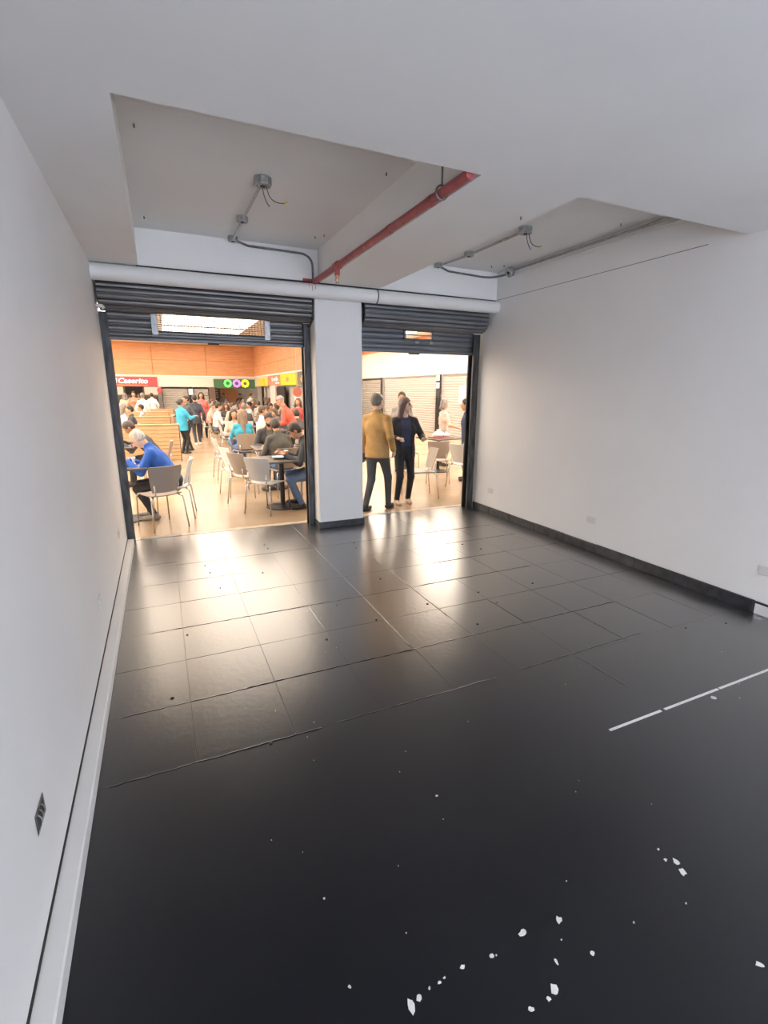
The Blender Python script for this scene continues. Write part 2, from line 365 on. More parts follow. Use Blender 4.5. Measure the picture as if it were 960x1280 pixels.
# ------------------------------------------------------------------ roller shutters
def slat_profile(h, d, n=6):
    g = .010                              # hinge lip below each rib
    out = [(.013, 0), (.013, g)]+[(-d*math.sin(math.pi*(.12+.76*i/n))**.7, g+(h-g)*i/n) for i in range(n+1)]
    return out+[(.017, h), (.017, 0)]
def slat(parent, x0, x1, z, y, m, h=.068):
    o = MB().prism([(a, b) for a, b in slat_profile(h, .019)], x0, x1).build('slat', m, parent)
    o.location = (0, y, z); return sharp(o)
def coil(parent, x0, x1, cy, cz, r, m, n=17):
    base = 2*math.pi/n; h = 2*r*math.tan(base/2)*.985
    me = MB().prism([(a, b-h/2) for a, b in slat_profile(h, .021)], x0, x1).mesh('slat')
    for k in range(n):
        a = base*k
        o = link('slat', me, m, parent); sharp(o)
        o.location = (0, cy-math.cos(a)*r, cz+math.sin(a)*r); o.rotation_euler = (-a, 0, 0)
    # inner turns and end plate
    cy_m = MB()
    cy_m.tube([(x0+.01, cy, cz), (x1-.01, cy, cz)], r*.86, 24); sharp(cy_m.build('inner_turns', M['dark'], parent))
    for xx in (x0-.012, x1+.004):
        p = MB().tube([(xx, cy, cz), (xx+.008, cy, cz)], r*.75, 20).build('end_plate', M['rail'], parent); sharp(p)
CY, CZ, CR, YS = 5.925, 2.665, .148, 6.075
sh = empty('roller_shutter', (0, 0, 0), 0, 'dark steel roller shutter with a wide wire-mesh vision panel, almost fully raised', 'roller shutter')
coil(sh, -.455, 1.70, CY, CZ, CR, M['slat'])
L0, L1 = -.42, 1.665
slat(sh, L0, L1, 2.262, YS, M['slat'], .055)
bb = box('bottom_bar', M['slat'], (L0, L1, YS-.02, YS+.02, 2.235, 2.265), sh, .004)
z = 2.318
slat(sh, L0, .03, z, YS, M['slat']); slat(sh, 1.235, L1, z, YS, M['slat']); slat(sh, .05, 1.22, z-.03, YS, M['slat'], .055)
for k in range(1, 3):
    slat(sh, L0, .03, z+.068*k, YS, M['slat']); slat(sh, 1.235, L1, z+.068*k, YS, M['slat'])
slat(sh, L0, L1, z+.068*3, YS, M['slat']); slat(sh, L0, L1, z+.068*4, YS, M['slat'])
for x in (.03, 1.235): box('mesh_frame_bar', M['galv'], (x-.032, x+.032, YS-.024, YS-.008, 2.30, 2.53), sh, .003)
gm = MB()
for k in range(34): gm.tube([(.06+k*.0345, YS-.004, 2.34), (.06+k*.0345, YS-.004, 2.53)], .0033, 5)
for k in range(9): gm.tube([(.05, YS, 2.345+k*.022), (1.22, YS, 2.345+k*.022)], .0033, 5)
gmo = gm.build('wire_mesh', M['galvdark'], sh); gmo['kind'] = 'stuff'
box('lock_tab', M['dark'], (.56, .68, YS-.035, YS-.01, 2.222, 2.238), sh)
sh2 = empty('roller_shutter', (0, 0, 0), 0, 'grey steel roller shutter with a small slotted letter panel, almost fully raised', 'roller shutter')
coil(sh2, 2.36, 4.165, CY, CZ, CR, M['slat2'])
R0, R1 = 2.37, 4.13
box('bottom_bar', M['slat2'], (R0, R1, YS-.02, YS+.02, 2.222, 2.262), sh2, .004)
z = 2.262
slat(sh2, R0, R1, z, YS, M['slat2'])
slat(sh2, R0, R1, z+.068, YS, M['slat2'])
for k in (2, 3):
    slat(sh2, R0, 3.03, z+.068*k, YS, M['slat2']); slat(sh2, 3.46, R1, z+.068*k, YS, M['slat2'])
slat(sh2, R0, R1, z+.068*4, YS, M['slat2'])
fr = MB()
fr.box(3.02, 3.05, YS-.03, YS+.005, 2.39, 2.55); fr.box(3.44, 3.47, YS-.03, YS+.005, 2.39, 2.55)
fr.box(3.02, 3.47, YS-.03, YS+.005, 2.39, 2.408); fr.box(3.02, 3.47, YS-.03, YS+.005, 2.496, 2.55); fr.box(3.02, 3.47, YS-.03, YS+.005, 2.447, 2.457)
fr.build('slot_panel', M['slat2'], sh2)
for x in (3.22, 3.43): box('lock_tab', M['galv'], (x-.025, x+.025, YS-.04, YS-.02, 2.345, 2.38), sh2, .003)
box('pull_tab', M['rail'], (3.10, 3.26, YS-.03, YS-.01, 2.205, 2.224), sh2)
# guide rails
def rail(x0, x1, label):
    o = empty('guide_rail', ((x0+x1)/2, YS, 0), 0, label, 'guide rail'); hw = (x1-x0)/2
    m = MB(); m.box(-hw, hw, -.075, -.045, 0, 2.50); m.build('front_flange', M['rail'], o)
    m = MB(); m.box(-hw, hw, .045, .07, 0, 2.50); m.build('rear_flange', M['rail'], o)
    s = -1 if x0 < WL+.1 or 2.3 < x0 < 2.5 else 1
    m = MB(); m.box(*( (-hw, -hw+.012) if s < 0 else (hw-.012, hw)), -.045, .045, 0, 2.50); m.build('channel_back', M['blackmetal'], o)
    return o
rail(WL, -.405, 'worn dark steel guide rail where the mesh-panel shutter meets the side wall')
rail(1.655, 1.73, 'worn dark steel guide rail on the column side of the mesh-panel shutter')
rail(2.335, 2.40, 'steel guide rail between the column and the letter-panel shutter')
rail(4.10, 4.20, 'worn steel guide rail where the letter-panel shutter meets the side wall')
# small hooks where coil meets wall
for x, y, z, lb in ((-.455, 5.78, 2.52, 'small bracket stub on the wall beside the mesh-panel shutter coil'),):
    b_ = MB(); b_.tube([(x-.02, y, z), (x+.03, y, z), (x+.045, y-.005, z-.02)], .018, 8)
    tag(sharp(b_.build('wall_bracket', M['plate'])), lb, 'bracket')
# angular coil support plates at the column
ps = MB(); ps.add([(1.705, 5.79, 2.55), (1.705, 6.06, 2.44), (1.705, 6.06, 2.60), (1.73, 5.79, 2.55), (1.73, 6.06, 2.44), (1.73, 6.06, 2.60)], [(0, 1, 2), (3, 5, 4), (0, 3, 4, 1), (1, 4, 5, 2), (2, 5, 3, 0)])
tag(ps.build('coil_bracket', M['rail']), 'dark triangular steel bracket carrying the shutter coil at the column', 'bracket')
# white pipe across the whole front with a dark strap and a thin dark strip
wp = empty('white_pipe', (1.87, 5.70, 2.815), 0, 'fat white painted pipe running across above both shutters', 'pipe')
p_ = MB().tube([(WL+.001-1.87, 0, 0), (WR-.001-1.87, 0, 0)], .076, 24).build('pipe_run', M['wall'], wp); sharp(p_)
pc = MB().tube([(.60, -.079*math.cos(a), .079*math.sin(a)) for a in [(-1.3+.2*i) for i in range(16)]], .007, 6).build('strap', M['dark'], wp); sharp(pc)
for dx_, a0, a1 in ((-.20, .9, -.2), (-.165, .7, .1), (-.23, 1.0, .4)):
    MB().tube([(dx_, -.0755*math.cos(a0+(a1-a0)*i/6), .0755*math.sin(a0+(a1-a0)*i/6)) for i in range(7)], .003, 5).build('paint_drip', M['red'], wp)
cb = MB().tube([(WL+.4, 5.69, 2.895), (.6, 5.675, 2.893), (1.68, 5.668, 2.898), (2.2, 5.675, 2.893), (3.2, 5.675, 2.893), (4.2, 5.685, 2.89)], .0085, 6)  # plain dark tube run along the upper front of the pipe
tag(sharp(cb.build('strip', M['dark'])), 'thin dark strip lying along the top of the white pipe', 'strip')

# ------------------------------------------------------------------ ceiling services
def conduit(name, pts, r, label, m='galv', parts=()):
    o = MB().tube(pts, r, 8).build(name, M[m]); sharp(o, 60); return tag(o, label, 'conduit')
def jbox(loc, label, s=.05, dep=.045, wires=False, side=None):
    o = empty('junction_box', loc, 0, label, 'junction box')
    m = MB(); n = 8
    pr = [(s*1.0, -dep), (s*1.06, -dep+.006), (s*1.06, 0)]
    m.lathe(pr, (0, 0, 0), n); b = m.build('box_body', M['galv'], o); b.rotation_euler = (0, 0, math.radians(22.5))
    MB().lathe([(s*.35, -.004), (s*.35, .001)], (0, 0, -dep), 10).build('knockout', M['dark'], o)
    for q in (-1, 1): MB().lathe([(.006, -.003), (.006, 0)], (q*s*.7, 0, -dep), 6).build('screw', M['galvdark'], o)
    if wires:
        for k, pp in enumerate((arc((.02, -.03, -dep), (.02, -.05, -dep-.13), (.14, -.05, -dep-.11)), arc((-.01, -.03, -dep), (-.01, -.04, -dep-.1), (.03, -.06, -dep-.15)))):
            w_ = MB().tube(pp, .0035, 5).build('wire', M['wire'], o)
            if k == 0: MB().tube([pp[-1], pp[-1]+Vector((.025, 0, .012))], .007, 6).build('wire_cap', M['yellow_cap'], w_)
    if side: o.rotation_euler = side
    return o
jbox((.85, 4.07, ZC), 'large galvanised ceiling box with loose wires, mid-bay beside the red pipe', .062, .055, True)
jbox((.838, 4.98, ZC), 'small galvanised ceiling box halfway along the conduit in the red pipe bay', .05)
jbox((.84, 5.62, ZC), 'small galvanised ceiling box at the conduit corner in the red pipe bay', .048)
conduit('conduit', [(.848, 4.13, ZC-.03), (.838, 4.93, ZC-.03)], .012, 'straight galvanised conduit from the loose-wire box in the red pipe bay')
conduit('conduit', [(.838, 5.03, ZC-.03), (.84, 5.57, ZC-.03)], .012, 'short galvanised conduit to the corner box in the red pipe bay')
conduit('conduit', [(.89, 5.63, ZC-.035), (1.0, 5.69, ZC-.05), (1.5, 5.70, ZC-.055)]+arc((1.55, 5.70, ZC-.056), (1.70, 5.70, ZC-.06), (1.70, 5.70, ZC-.19))+[(1.70, 5.70, 2.90)], .012, 'galvanised conduit bending down the front beam behind the red pipe', 'galvdark')
jbox((3.34, 4.12, ZC), 'large galvanised ceiling box with loose wires, in the bay by the plain wall', .062, .055, True)
jbox((3.33, 5.06, ZC), 'small galvanised ceiling box halfway along the conduit by the plain wall', .05)
jbox((3.27, 5.63, ZC), 'small galvanised ceiling box at the conduit corner by the plain wall', .048)
conduit('conduit', [(3.34, 4.18, ZC-.03), (3.33, 5.01, ZC-.03)], .012, 'straight galvanised conduit from the loose-wire box by the plain wall')
conduit('conduit', [(3.33, 5.11, ZC-.03), (3.275, 5.59, ZC-.03)], .012, 'short galvanised conduit to the corner box by the plain wall')
conduit('conduit', [(3.31, 5.64, ZC-.035), (3.45, 5.69, ZC-.06)]+arc((3.95, 5.70, ZC-.075), (4.19, 5.69, ZC-.08), (4.20, 5.46, ZC-.06)), .012, 'galvanised conduit along the front beam turning onto the plain wall', 'galvdark')
jw = jbox((4.185, 5.385, ZC-.05), 'round dark galvanised box at the top of the plain wall', .058, .05, False, (0, math.radians(60), 0))
conduit('conduit', [(4.19, 5.32, ZC-.045), (4.195, 2.60, ZC-.045)], .013, 'upper galvanised conduit along the top of the plain wall')
conduit('conduit', [(4.205, 5.32, ZC-.09), (4.21, 2.60, ZC-.09)], .009, 'lower thin conduit along the top of the plain wall', 'wall')
# red sprinkler pipe
RX, RZ = 1.705, 2.905
rp = empty('sprinkler_pipe', (RX, 5.70, RZ), 0, 'red painted sprinkler pipe hanging along the middle ceiling beam', 'pipe')
sharp(MB().tube([(0, -.03, 0), (0, -3.09, 0)], .029, 14).build('pipe_run', M['red'], rp))
sharp(MB().tube([(.035, 0, -.002), (0, 0, 0), (-.12, 0, 0)], .034, 12).build('elbow', M['red'], rp))
for yy in (-.83, -1.02): pass
sharp(MB().tube([(0, -.86, 0), (0, -.76, 0)], .040, 12).build('tee', M['red'], rp))
sharp(MB().tube([(0, -.81, -.02), (0, -.81, -.085)], [.028, .024], 10).build('tee_outlet', M['red'], rp))
hd = MB(); hd.lathe([(.016, -.03), (.018, 0)], (0, -.81, -.085), 10); hd.tube([(.014, -.81, -.11), (.016, -.81, -.13), (.004, -.81, -.15)], .004, 6); hd.tube([(-.014, -.81, -.11), (-.016, -.81, -.13), (-.004, -.81, -.15)], .004, 6); hd.lathe([(.018, -.154), (.018, -.15)], (0, -.81, 0), 10)
sharp(hd.build('sprinkler_head', M['brass'], rp))
for yy in (-2.0, -2.62):
    sharp(MB().tube([(0, yy, 0), (0, yy-.05, 0)], .0325, 12).build('coupling', M['red'], rp))
hg = MB().tube([(.04*math.sin(a), -2.78, .04*math.cos(a)+.004) for a in [2*math.pi*i/16 for i in range(17)]], .006, 6); sharp(hg.build('hanger_ring', M['galvdark'], rp))
MB().tube([(0, -2.78, .045), (0, -2.78, ZC-RZ)], .006, 6).build('hanger_rod', M['galvdark'], rp)
# anchors left in the slab
for x, y, z_ in ((.018, 3.637, ZC), (.033, 5.35, ZC), (1.64, 3.60, ZC), (1.665, 5.158, ZC), (1.60, 5.25, ZC), (2.40, 3.02, ZB), (4.06, 3.656, ZC), (4.05, 5.36, ZC), (3.93, 5.45, ZC)):
    o = MB().lathe([(.003, -.022), (.006, -.019), (.006, -.008), (.004, 0)], (0, 0, 0), 8).build('ceiling_anchor', M['galvdark']); o.location = (x, y, z_)
    tag(sharp(o), 'tiny steel anchor stub left in the slab', 'anchor', 'anchor stubs in the slab')
# sockets
def socket(loc, nx, label, dark=False):
    o = empty('wall_socket', loc, 0, label, 'socket'); s = nx
    MB().box(*sorted((0, s*.008)), -.058, .058, -.036, .036, c=.003).build('cover_plate', M['socket_dark'] if dark else M['plate'], o)
    for q in (-.022, .022):
        MB().box(*sorted((s*.007, s*.0105)), q-.014, q+.014, -.014, .014, c=.001).build('outlet', M['socket_dark'] if dark else M['plate'], o)
    return o
socket((WR, 5.605, .343), -1, 'white wall socket near the letter-panel shutter rail')
socket((WR, 3.767, .352), -1, 'white wall socket midway along the plain wall above black skirting')
socket((WR, 2.02, .36), -1, 'white wall socket above the end of the black skirting')
socket((WL, 3.416, .384), 1, 'small white socket plate low on the white-skirted wall')
socket((WL, 5.13, .38), 1, 'white socket plate on the white-skirted wall beside the guide rail')
ob = empty('open_socket_box', (WL, 1.63, .385), 0, 'open recessed socket box with bare wires low on the white wall', 'socket box')
MB().box(0, .0015, -.052, .052, -.033, .033).build('recess', M['socket_dark'], ob)
MB().add([(0.001, -.056, -.037), (0.001, .056, -.037), (0.001, .056, .037), (0.001, -.056, .037), (.004, -.050, -.031), (.004, .050, -.031), (.004, .050, .031), (.004, -.050, .031)],
   [(0, 1, 5, 4), (1, 2, 6, 5), (2, 3, 7, 6), (3, 0, 4, 7)]).build('rim', M['galvdark'], ob)
for k in range(3): MB().tube(arc((.002, -.03+.025*k, .02), (.012, -.02+.025*k, 0), (.004, -.01+.02*k, -.024)), .0022, 5).build('wire', M['galv'], ob)


# ------------------------------------------------------------------ food court shell
HZ, HY, HX0, HX1 = 4.02, 28.0, -8.0, 10.5
struct(box('floor_hall', M['hallfloor'], (HX0, HX1+2, 6.26, 31, -.12, 0.0)))
struct(box('ceiling_hall', M['hallwhite'], (HX0, HX1+.3, 6.26, 31, HZ, HZ+.2)))
struct(box('wall_hall_left', M['hallwhite'], (HX0-.2, HX0, 6.0, 31, -.1, HZ)))
wfar = struct(box('wall_hall_far', M['cream'], (HX0, 5.8, HY, HY+.25, 1.90, 2.465)))
box('wall_core', M['orange'], (HX0, 5.8, HY+.03, HY+.25, 2.465, HZ), wfar)
xp = [-7.4, -4.75, -2.35, -.15, 2.42, 4.876]
for a, b in zip(xp[:-1], xp[1:]):
    for z0, z1 in ((2.47, 3.22), (3.225, 3.99)):
        MB().box(a+.012, b-.012, HY-.012, HY+.03, z0, z1, c=.006).build('wood_panel', M['orange'], wfar)
box('white_ledge', M['hallwhite'], (HX0, 4.876, HY-.03, HY, 2.42, 2.47), wfar)
box('rear_wall', M['shopgrey'], (HX0, HX1+.4, HY+3, HY+3.2, 0, HZ), wfar)
# side wall of the kiosk block
KX = 4.876
wk = struct(box('wall_kiosk', M['cream'], (KX, KX+.85, 14.6, HY, 1.93, 2.46)))
box('wall_core', M['orange'], (KX+.03, KX+.85, 14.6, HY, 2.46, HZ), wk)
ny = 9
for j in range(ny):
    for r_, (z0, z1) in enumerate(((2.47, 2.98), (2.985, 3.49), (3.495, 3.99))):
        y0 = 14.6+(HY-14.6)/ny*j+(0.7 if r_ % 2 else 0); y1 = min(y0+(HY-14.6)/ny, HY)
        MB().box(KX-.012, KX+.03, y0+.012, y1-.012, z0, z1, c=.006).build('wood_panel', M['orange'], wk)
box('white_ledge', M['hallwhite'], (KX-.035, KX, 14.6, HY, 2.42, 2.475), wk)
box('shop_wall', M['shopgrey'], (KX+.12, KX+.85, 14.6, HY, 0, 1.93), wk)
# wall with closed shops at the far side
wr2 = struct(box('wall_hall_right', M['cream'], (HX1, HX1+.3, 6.0, 31, 2.40, 3.66)))
box('wood_band', M['orange'], (HX1, HX1+.3, 6.0, 31, 3.66, HZ), wr2)
box('backing_wall', M['shopgrey'], (HX1+.25, HX1+.4, 6.0, 31, 0, 2.40), wr2)
# ceiling lights
LP = [(x, y) for y in (8.2, 11.6, 15.0, 18.4, 21.8, 25.2) for x in (-5.0, -1.6, 1.8, 8.0)]
for i, (x, y) in enumerate(LP):
    o = empty('ceiling_light', (x, y, HZ), 0, 'square white light panel in the food court ceiling', 'ceiling light', 'light panels in the food court ceiling')
    MB().box(-1.5, 1.5, -1.5, 1.5, -.03, 0).build('frame', M['hallwhite'], o)
    MB().box(-1.45, 1.45, -1.45, 1.45, -.036, -.031).build('diffuser', M['panel'] if -2 < x < 2 else M['panel2'], o)

# signs on the far wall
def sign(name, m, a, label, c=.004): return tag(box(name, m, a, None, c), label, 'sign')
RX90 = (math.radians(90), 0, 0)
s1 = sign('shop_sign', M['signred'], (-3.3, 0.0, HY-.09, HY, 1.915, 2.375), 'red shop sign with cream lettering reading El Caserito')
text('lettering', 'El', M['signwhite'], .34, (-2.06, HY-.095, 2.165), RX90, s1, .18, .008, .012)
text('lettering', 'Caserito', M['signwhite'], .34, (-1.78, HY-.095, 2.165), RX90, s1, .18, .008, .012, sx=1.13)
box('underline', M['signorange'], (-2.9, -.45, HY-.1, HY-.088, 1.955, 1.985), s1)
s2 = sign('shop_sign', M['signgreen'], (2.72, 4.86, HY-.09, HY, 1.84, 2.32), 'dark green shop sign with three glowing flower rings')
for x, mm in ((3.44, 'ringgreen'), (3.90, 'ringpink'), (4.34, 'ringyellow')):
    fl = MB(); n = 8
    fl.tube([(x+.155*(1+.10*math.cos(8*a))*math.cos(a), HY-.11, 2.10+.155*(1+.10*math.cos(8*a))*math.sin(a)) for a in [2*math.pi*i/48 for i in range(49)]], .055, 6, False)
    fl.build('flower_ring', M[mm], s2, True)
# signs on the kiosk wall
RY = (math.radians(90), 0, math.radians(-90))
s3 = sign('shop_sign', M['signyellow'], (KX-.07, KX-.001, 24.1, 26.6, 1.96, 2.33), 'yellow shop sign split by a thin bar beside the green sign')
box('divider', M['brown'], (KX-.075, KX-.07, 24.95, 25.0, 1.96, 2.33), s3)
s4 = sign('shop_sign', M['signsalmon'], (KX-.07, KX-.001, 21.45, 24.05, 1.99, 2.39), 'salmon red shop sign with white lettering between two yellow signs')
for k, (ya, za, hh) in enumerate(((22.95, 2.14, .18), (22.62, 2.16, .12), (22.35, 2.15, .14), (22.08, 2.14, .20), (21.85, 2.17, .10))): MB().box(KX-.08, KX-.07, ya, ya+.17, za, za+hh, c=.004).build('lettering_stroke', M['signwhite'], s4)
for k in range(3): box('lettering_block', M['signwhite'], (KX-.08, KX-.07, 21.6+k*.28, 21.8+k*.28, 2.02, 2.09), s4)
s5 = sign('shop_sign', M['signyellow'], (KX-.07, KX-.001, 18.75, 21.4, 1.95, 2.40), 'plain bright yellow shop sign with a small red emblem')
em = MB().lathe([(.12, 0), (.12, .006)], (0, 0, 0), 20).build('emblem', M['signsalmon'], s5); em.location = (KX-.071, 20.1, 2.18); em.rotation_euler = (0, math.radians(-90), 0); em.scale = (.7, 1.9, 1)
s6 = sign('shop_sign', M['shopdark'], (KX-.07, KX-.001, 16.9, 18.5, 1.95, 2.42), 'dark shop sign with a white and yellow figure beside the yellow sign')
for k in range(4): MB().box(KX-.08, KX-.07, 17.55+.12*k, 17.75+.12*k, 2.05+.08*(k % 2), 2.34-.06*k, c=.003).build('figure_stroke', M['signwhite'] if k < 2 else M['signyellow'], s6)

# shops below the far signs
def thing_box(name, m, a, label, cat, c=.004, group=None): return tag(box(name, m, a, None, c), label, cat, group)
thing_box('counter', M['steel'], (-3.4, -.12, HY+.1, HY+.75, 0, 1.05), 'steel serving counter under the red lettered sign', 'counter', .01)
mb_ = empty('menu_board', (-1.2, HY+2.95, 1.70), 0, 'pair of menu boards on the rear wall behind the red sign', 'menu board')
for k in range(3): box('menu_screen', M['screen'] if k != 1 else M['shopdark'], (-1.4+k*.95, -.55+k*.95, -.05, 0, -.22, .2), mb_, .004)
hood = MB().add([(-3.2, HY+1.7, 1.9), (-.3, HY+1.7, 1.9), (-.3, HY+2.9, 1.9), (-3.2, HY+2.9, 1.9), (-2.9, HY+2.3, 2.6), (-.6, HY+2.3, 2.6), (-.6, HY+2.9, 2.6), (-2.9, HY+2.9, 2.6)], [(3, 2, 1, 0), (4, 5, 6, 7), (0, 1, 5, 4), (1, 2, 6, 5), (2, 3, 7, 6), (3, 0, 4, 7)])
tag(hood.build('cooking_hood', M['steel']), 'steel cooking hood over the kitchen behind the red sign', 'hood')
thing_box('display_stand', M['shopdark'], (-.02, .16, HY-.25, HY-.05, 0, 1.85), 'tall dark display stand at the edge of the red-sign shop', 'stand')
tag(MB().lathe([(.12, 0), (.12, .02)], (0, 0, 0), 20).build('round_sign', M['signred']), 'small round red sign on top of the dark display stand', 'sign').location = (.07, HY-.28, 1.72)
SC.objects[-1].rotation_euler = (math.radians(90), 0, 0)
def closed_shutter_x(x0, x1, y, z1, label):
    m = MB(); n = int(z1/.09)
    for k in range(n): m.prism([(y, k*.09), (y-.03, k*.09+.03), (y-.03, k*.09+.06), (y, k*.09+.088), (y+.02, k*.09+.088), (y+.02, k*.09)], x0, x1)
    return tag(m.build('closed_shutter', M['shutterlight']), label, 'roller shutter')
closed_shutter_x(.2, 1.44, HY+.1, 1.86, 'pale closed roller shutter beside the dark display stand')
closed_shutter_x(1.66, 2.42, HY+.1, 1.86, 'pale closed roller shutter beside the brown pillar')
pn = thing_box('shop_post', M['blackmetal'], (1.46, 1.64, HY-.02, HY+.12, 0, 1.9), 'black post with a white notice between the pale closed shutters', 'post')
box('notice', M['paper'], (1.44, 1.66, HY-.03, HY-.022, 1.50, 1.80), pn); box('notice_frame', M['blackmetal'], (1.40, 1.70, HY-.022, HY-.012, 1.45, 1.85), pn)
thing_box('shop_pillar', M['brown'], (2.45, 2.78, HY-.02, HY+.2, 0, 1.9), 'brown pillar at the end of the green-sign shop', 'pillar')
thing_box('counter', M['brown'], (2.9, 4.8, HY+.05, HY+.7, 0, 1.1), 'brown serving counter under the green flower sign', 'counter', .01)
p1 = thing_box('poster', M['orange'], (3.35, 4.35, HY+2.9, HY+2.95, .9, 1.85), 'large orange poster on the rear wall behind the green-sign shop', 'poster')
p2 = thing_box('poster', M['shopdark'], (2.9, 3.3, HY+2.9, HY+2.95, 1.0, 1.85), 'dark menu poster on the rear wall behind the green-sign shop', 'poster')
for k in range(4): box('print_line', M['paper'], (2.95, 3.22, HY+2.885, HY+2.9, 1.7-.13*k, 1.76-.13*k), p2)
# kiosk wall details
thing_box('shop_post', M['blackmetal'], (KX-.12, KX-.036, 25.3, 25.55, 0, 1.93), 'black post under the split yellow sign', 'post')
thing_box('service_hatch', M['brown'], (KX-.10, KX-.001, 23.9, 25.2, 1.22, 1.40), 'dark service hatch ledge under the split yellow sign', 'hatch')
thing_box('shop_column', M['paperpink'], (KX-.14, KX-.036, 22.2, 23.3, 0, 1.93), 'pinkish shop column under the salmon sign', 'column')
dk = thing_box('shop_door', M['blackmetal'], (KX-.10, KX-.036, 20.6, 22.1, 0, 1.88), 'dark open shop doorway beside the pinkish column', 'door')
box('handle', M['steel'], (KX-.13, KX-.10, 20.8, 20.86, .9, 1.3), dk)
nb = thing_box('notice_board', M['paper'], (KX+.095, KX+.12, 19.0, 19.7, 1.2, 1.6), 'white notice on the grey wall beside the dark doorway', 'notice')
rs = MB().lathe([(.17, 0), (.17, .03)], (0, 0, 0), 20).build('round_sign', M['signsalmon']); rs.location = (KX-.25, 17.9, 1.68); rs.rotation_euler = (math.radians(90), 0, 0)
rod = MB().tube([(0, .17, .015), (0, 2.34, .015)], .012, 6).build('hanging_rod', M['steel'], rs)
tag(rs, 'round orange-red sign hanging near the plain yellow sign', 'sign')
# closed shops at the side
def closed_shutter_y(y0, y1, x, z1, label):
    m = MB(); n = int(z1/.1)
    for k in range(n):
        m.prism([(x, k*.1), (x-.035, k*.1+.03), (x-.035, k*.1+.07), (x, k*.1+.098), (x+.02, k*.1+.098), (x+.02, k*.1)], -y1, -y0)
    m.v = [(a[1], -a[0], a[2]) for a in m.v]
    return tag(m.build('closed_shutter', M['shutterlight']), label, 'roller shutter')
yp = [6.5, 10.8, 14.7, 17.75, 23.4, 29.5]
names = ['pale ribbed shutter of the closed shop farthest toward the facade', 'pale ribbed shutter of the closed shop before the pink-print poster', 'pale ribbed shutter carrying a pink-print poster',
         'wide pale ribbed shutter behind plastic film', 'pale ribbed shutter of the closed shop toward the far wall']
for i in range(5): closed_shutter_y(yp[i]+.14, yp[i+1]-.14, HX1+.1, 2.4, names[i])
for i in range(1, 5):
    wd = .25 if i == 3 else .12
    pp = thing_box('shop_post', M['rail'], (HX1-.10, HX1-.001, yp[i]-wd, yp[i]+wd*.2, 0, 2.40), ['', 'slim dark post at the facade end of the closed shops', 'slim dark post beside the poster shutter', 'wide dark post with two white notices between closed shops', 'slim dark post between film-covered shutter and far wall'][i], 'post')
    if i == 3:
        for zz in (1.86, 2.16): box('notice', M['paper'], (HX1-.11, HX1-.10, yp[i]-.22, yp[i]+.02, zz, zz+.22), pp)
        box('lower_panel', M['blackmetal'], (HX1-.108, HX1-.10, yp[i]-.24, yp[i]+.04, 0.0, 1.5), pp)
pz = thing_box('poster', M['paper'], (HX1-.015, HX1+.055, 15.1, 16.2, 1.28, 1.95), 'white poster with pink print taped to a closed shutter', 'poster')
for k in range(4): box('print_line', M['paperpink'], (HX1-.02, HX1-.014, 15.25, 16.05, 1.78-.13*k, 1.85-.13*k), pz)
def film(y0, y1, label):
    n = 14; vs = []; fs = []
    for j in range(n+1):
        for i in range(7):
            y = y0+(y1-y0)*j/n; zz = .0+2.38*i/6
            vs.append((HX1-.07-.03*math.sin(j*1.7+i*.6)-.015*math.cos(i*1.9), y, zz))
    for j in range(n):
        for i in range(6): a = j*7+i; fs.append((a, a+1, a+8, a+7))
    return tag(MB().add(vs, fs).build('plastic_film', M['glass'], None, True), label, 'plastic sheet')
film(17.9, 23.2, 'creased clear plastic film hanging over the wide closed shutter'); film(14.9, 17.4, 'creased clear plastic film beside the pink-print poster')

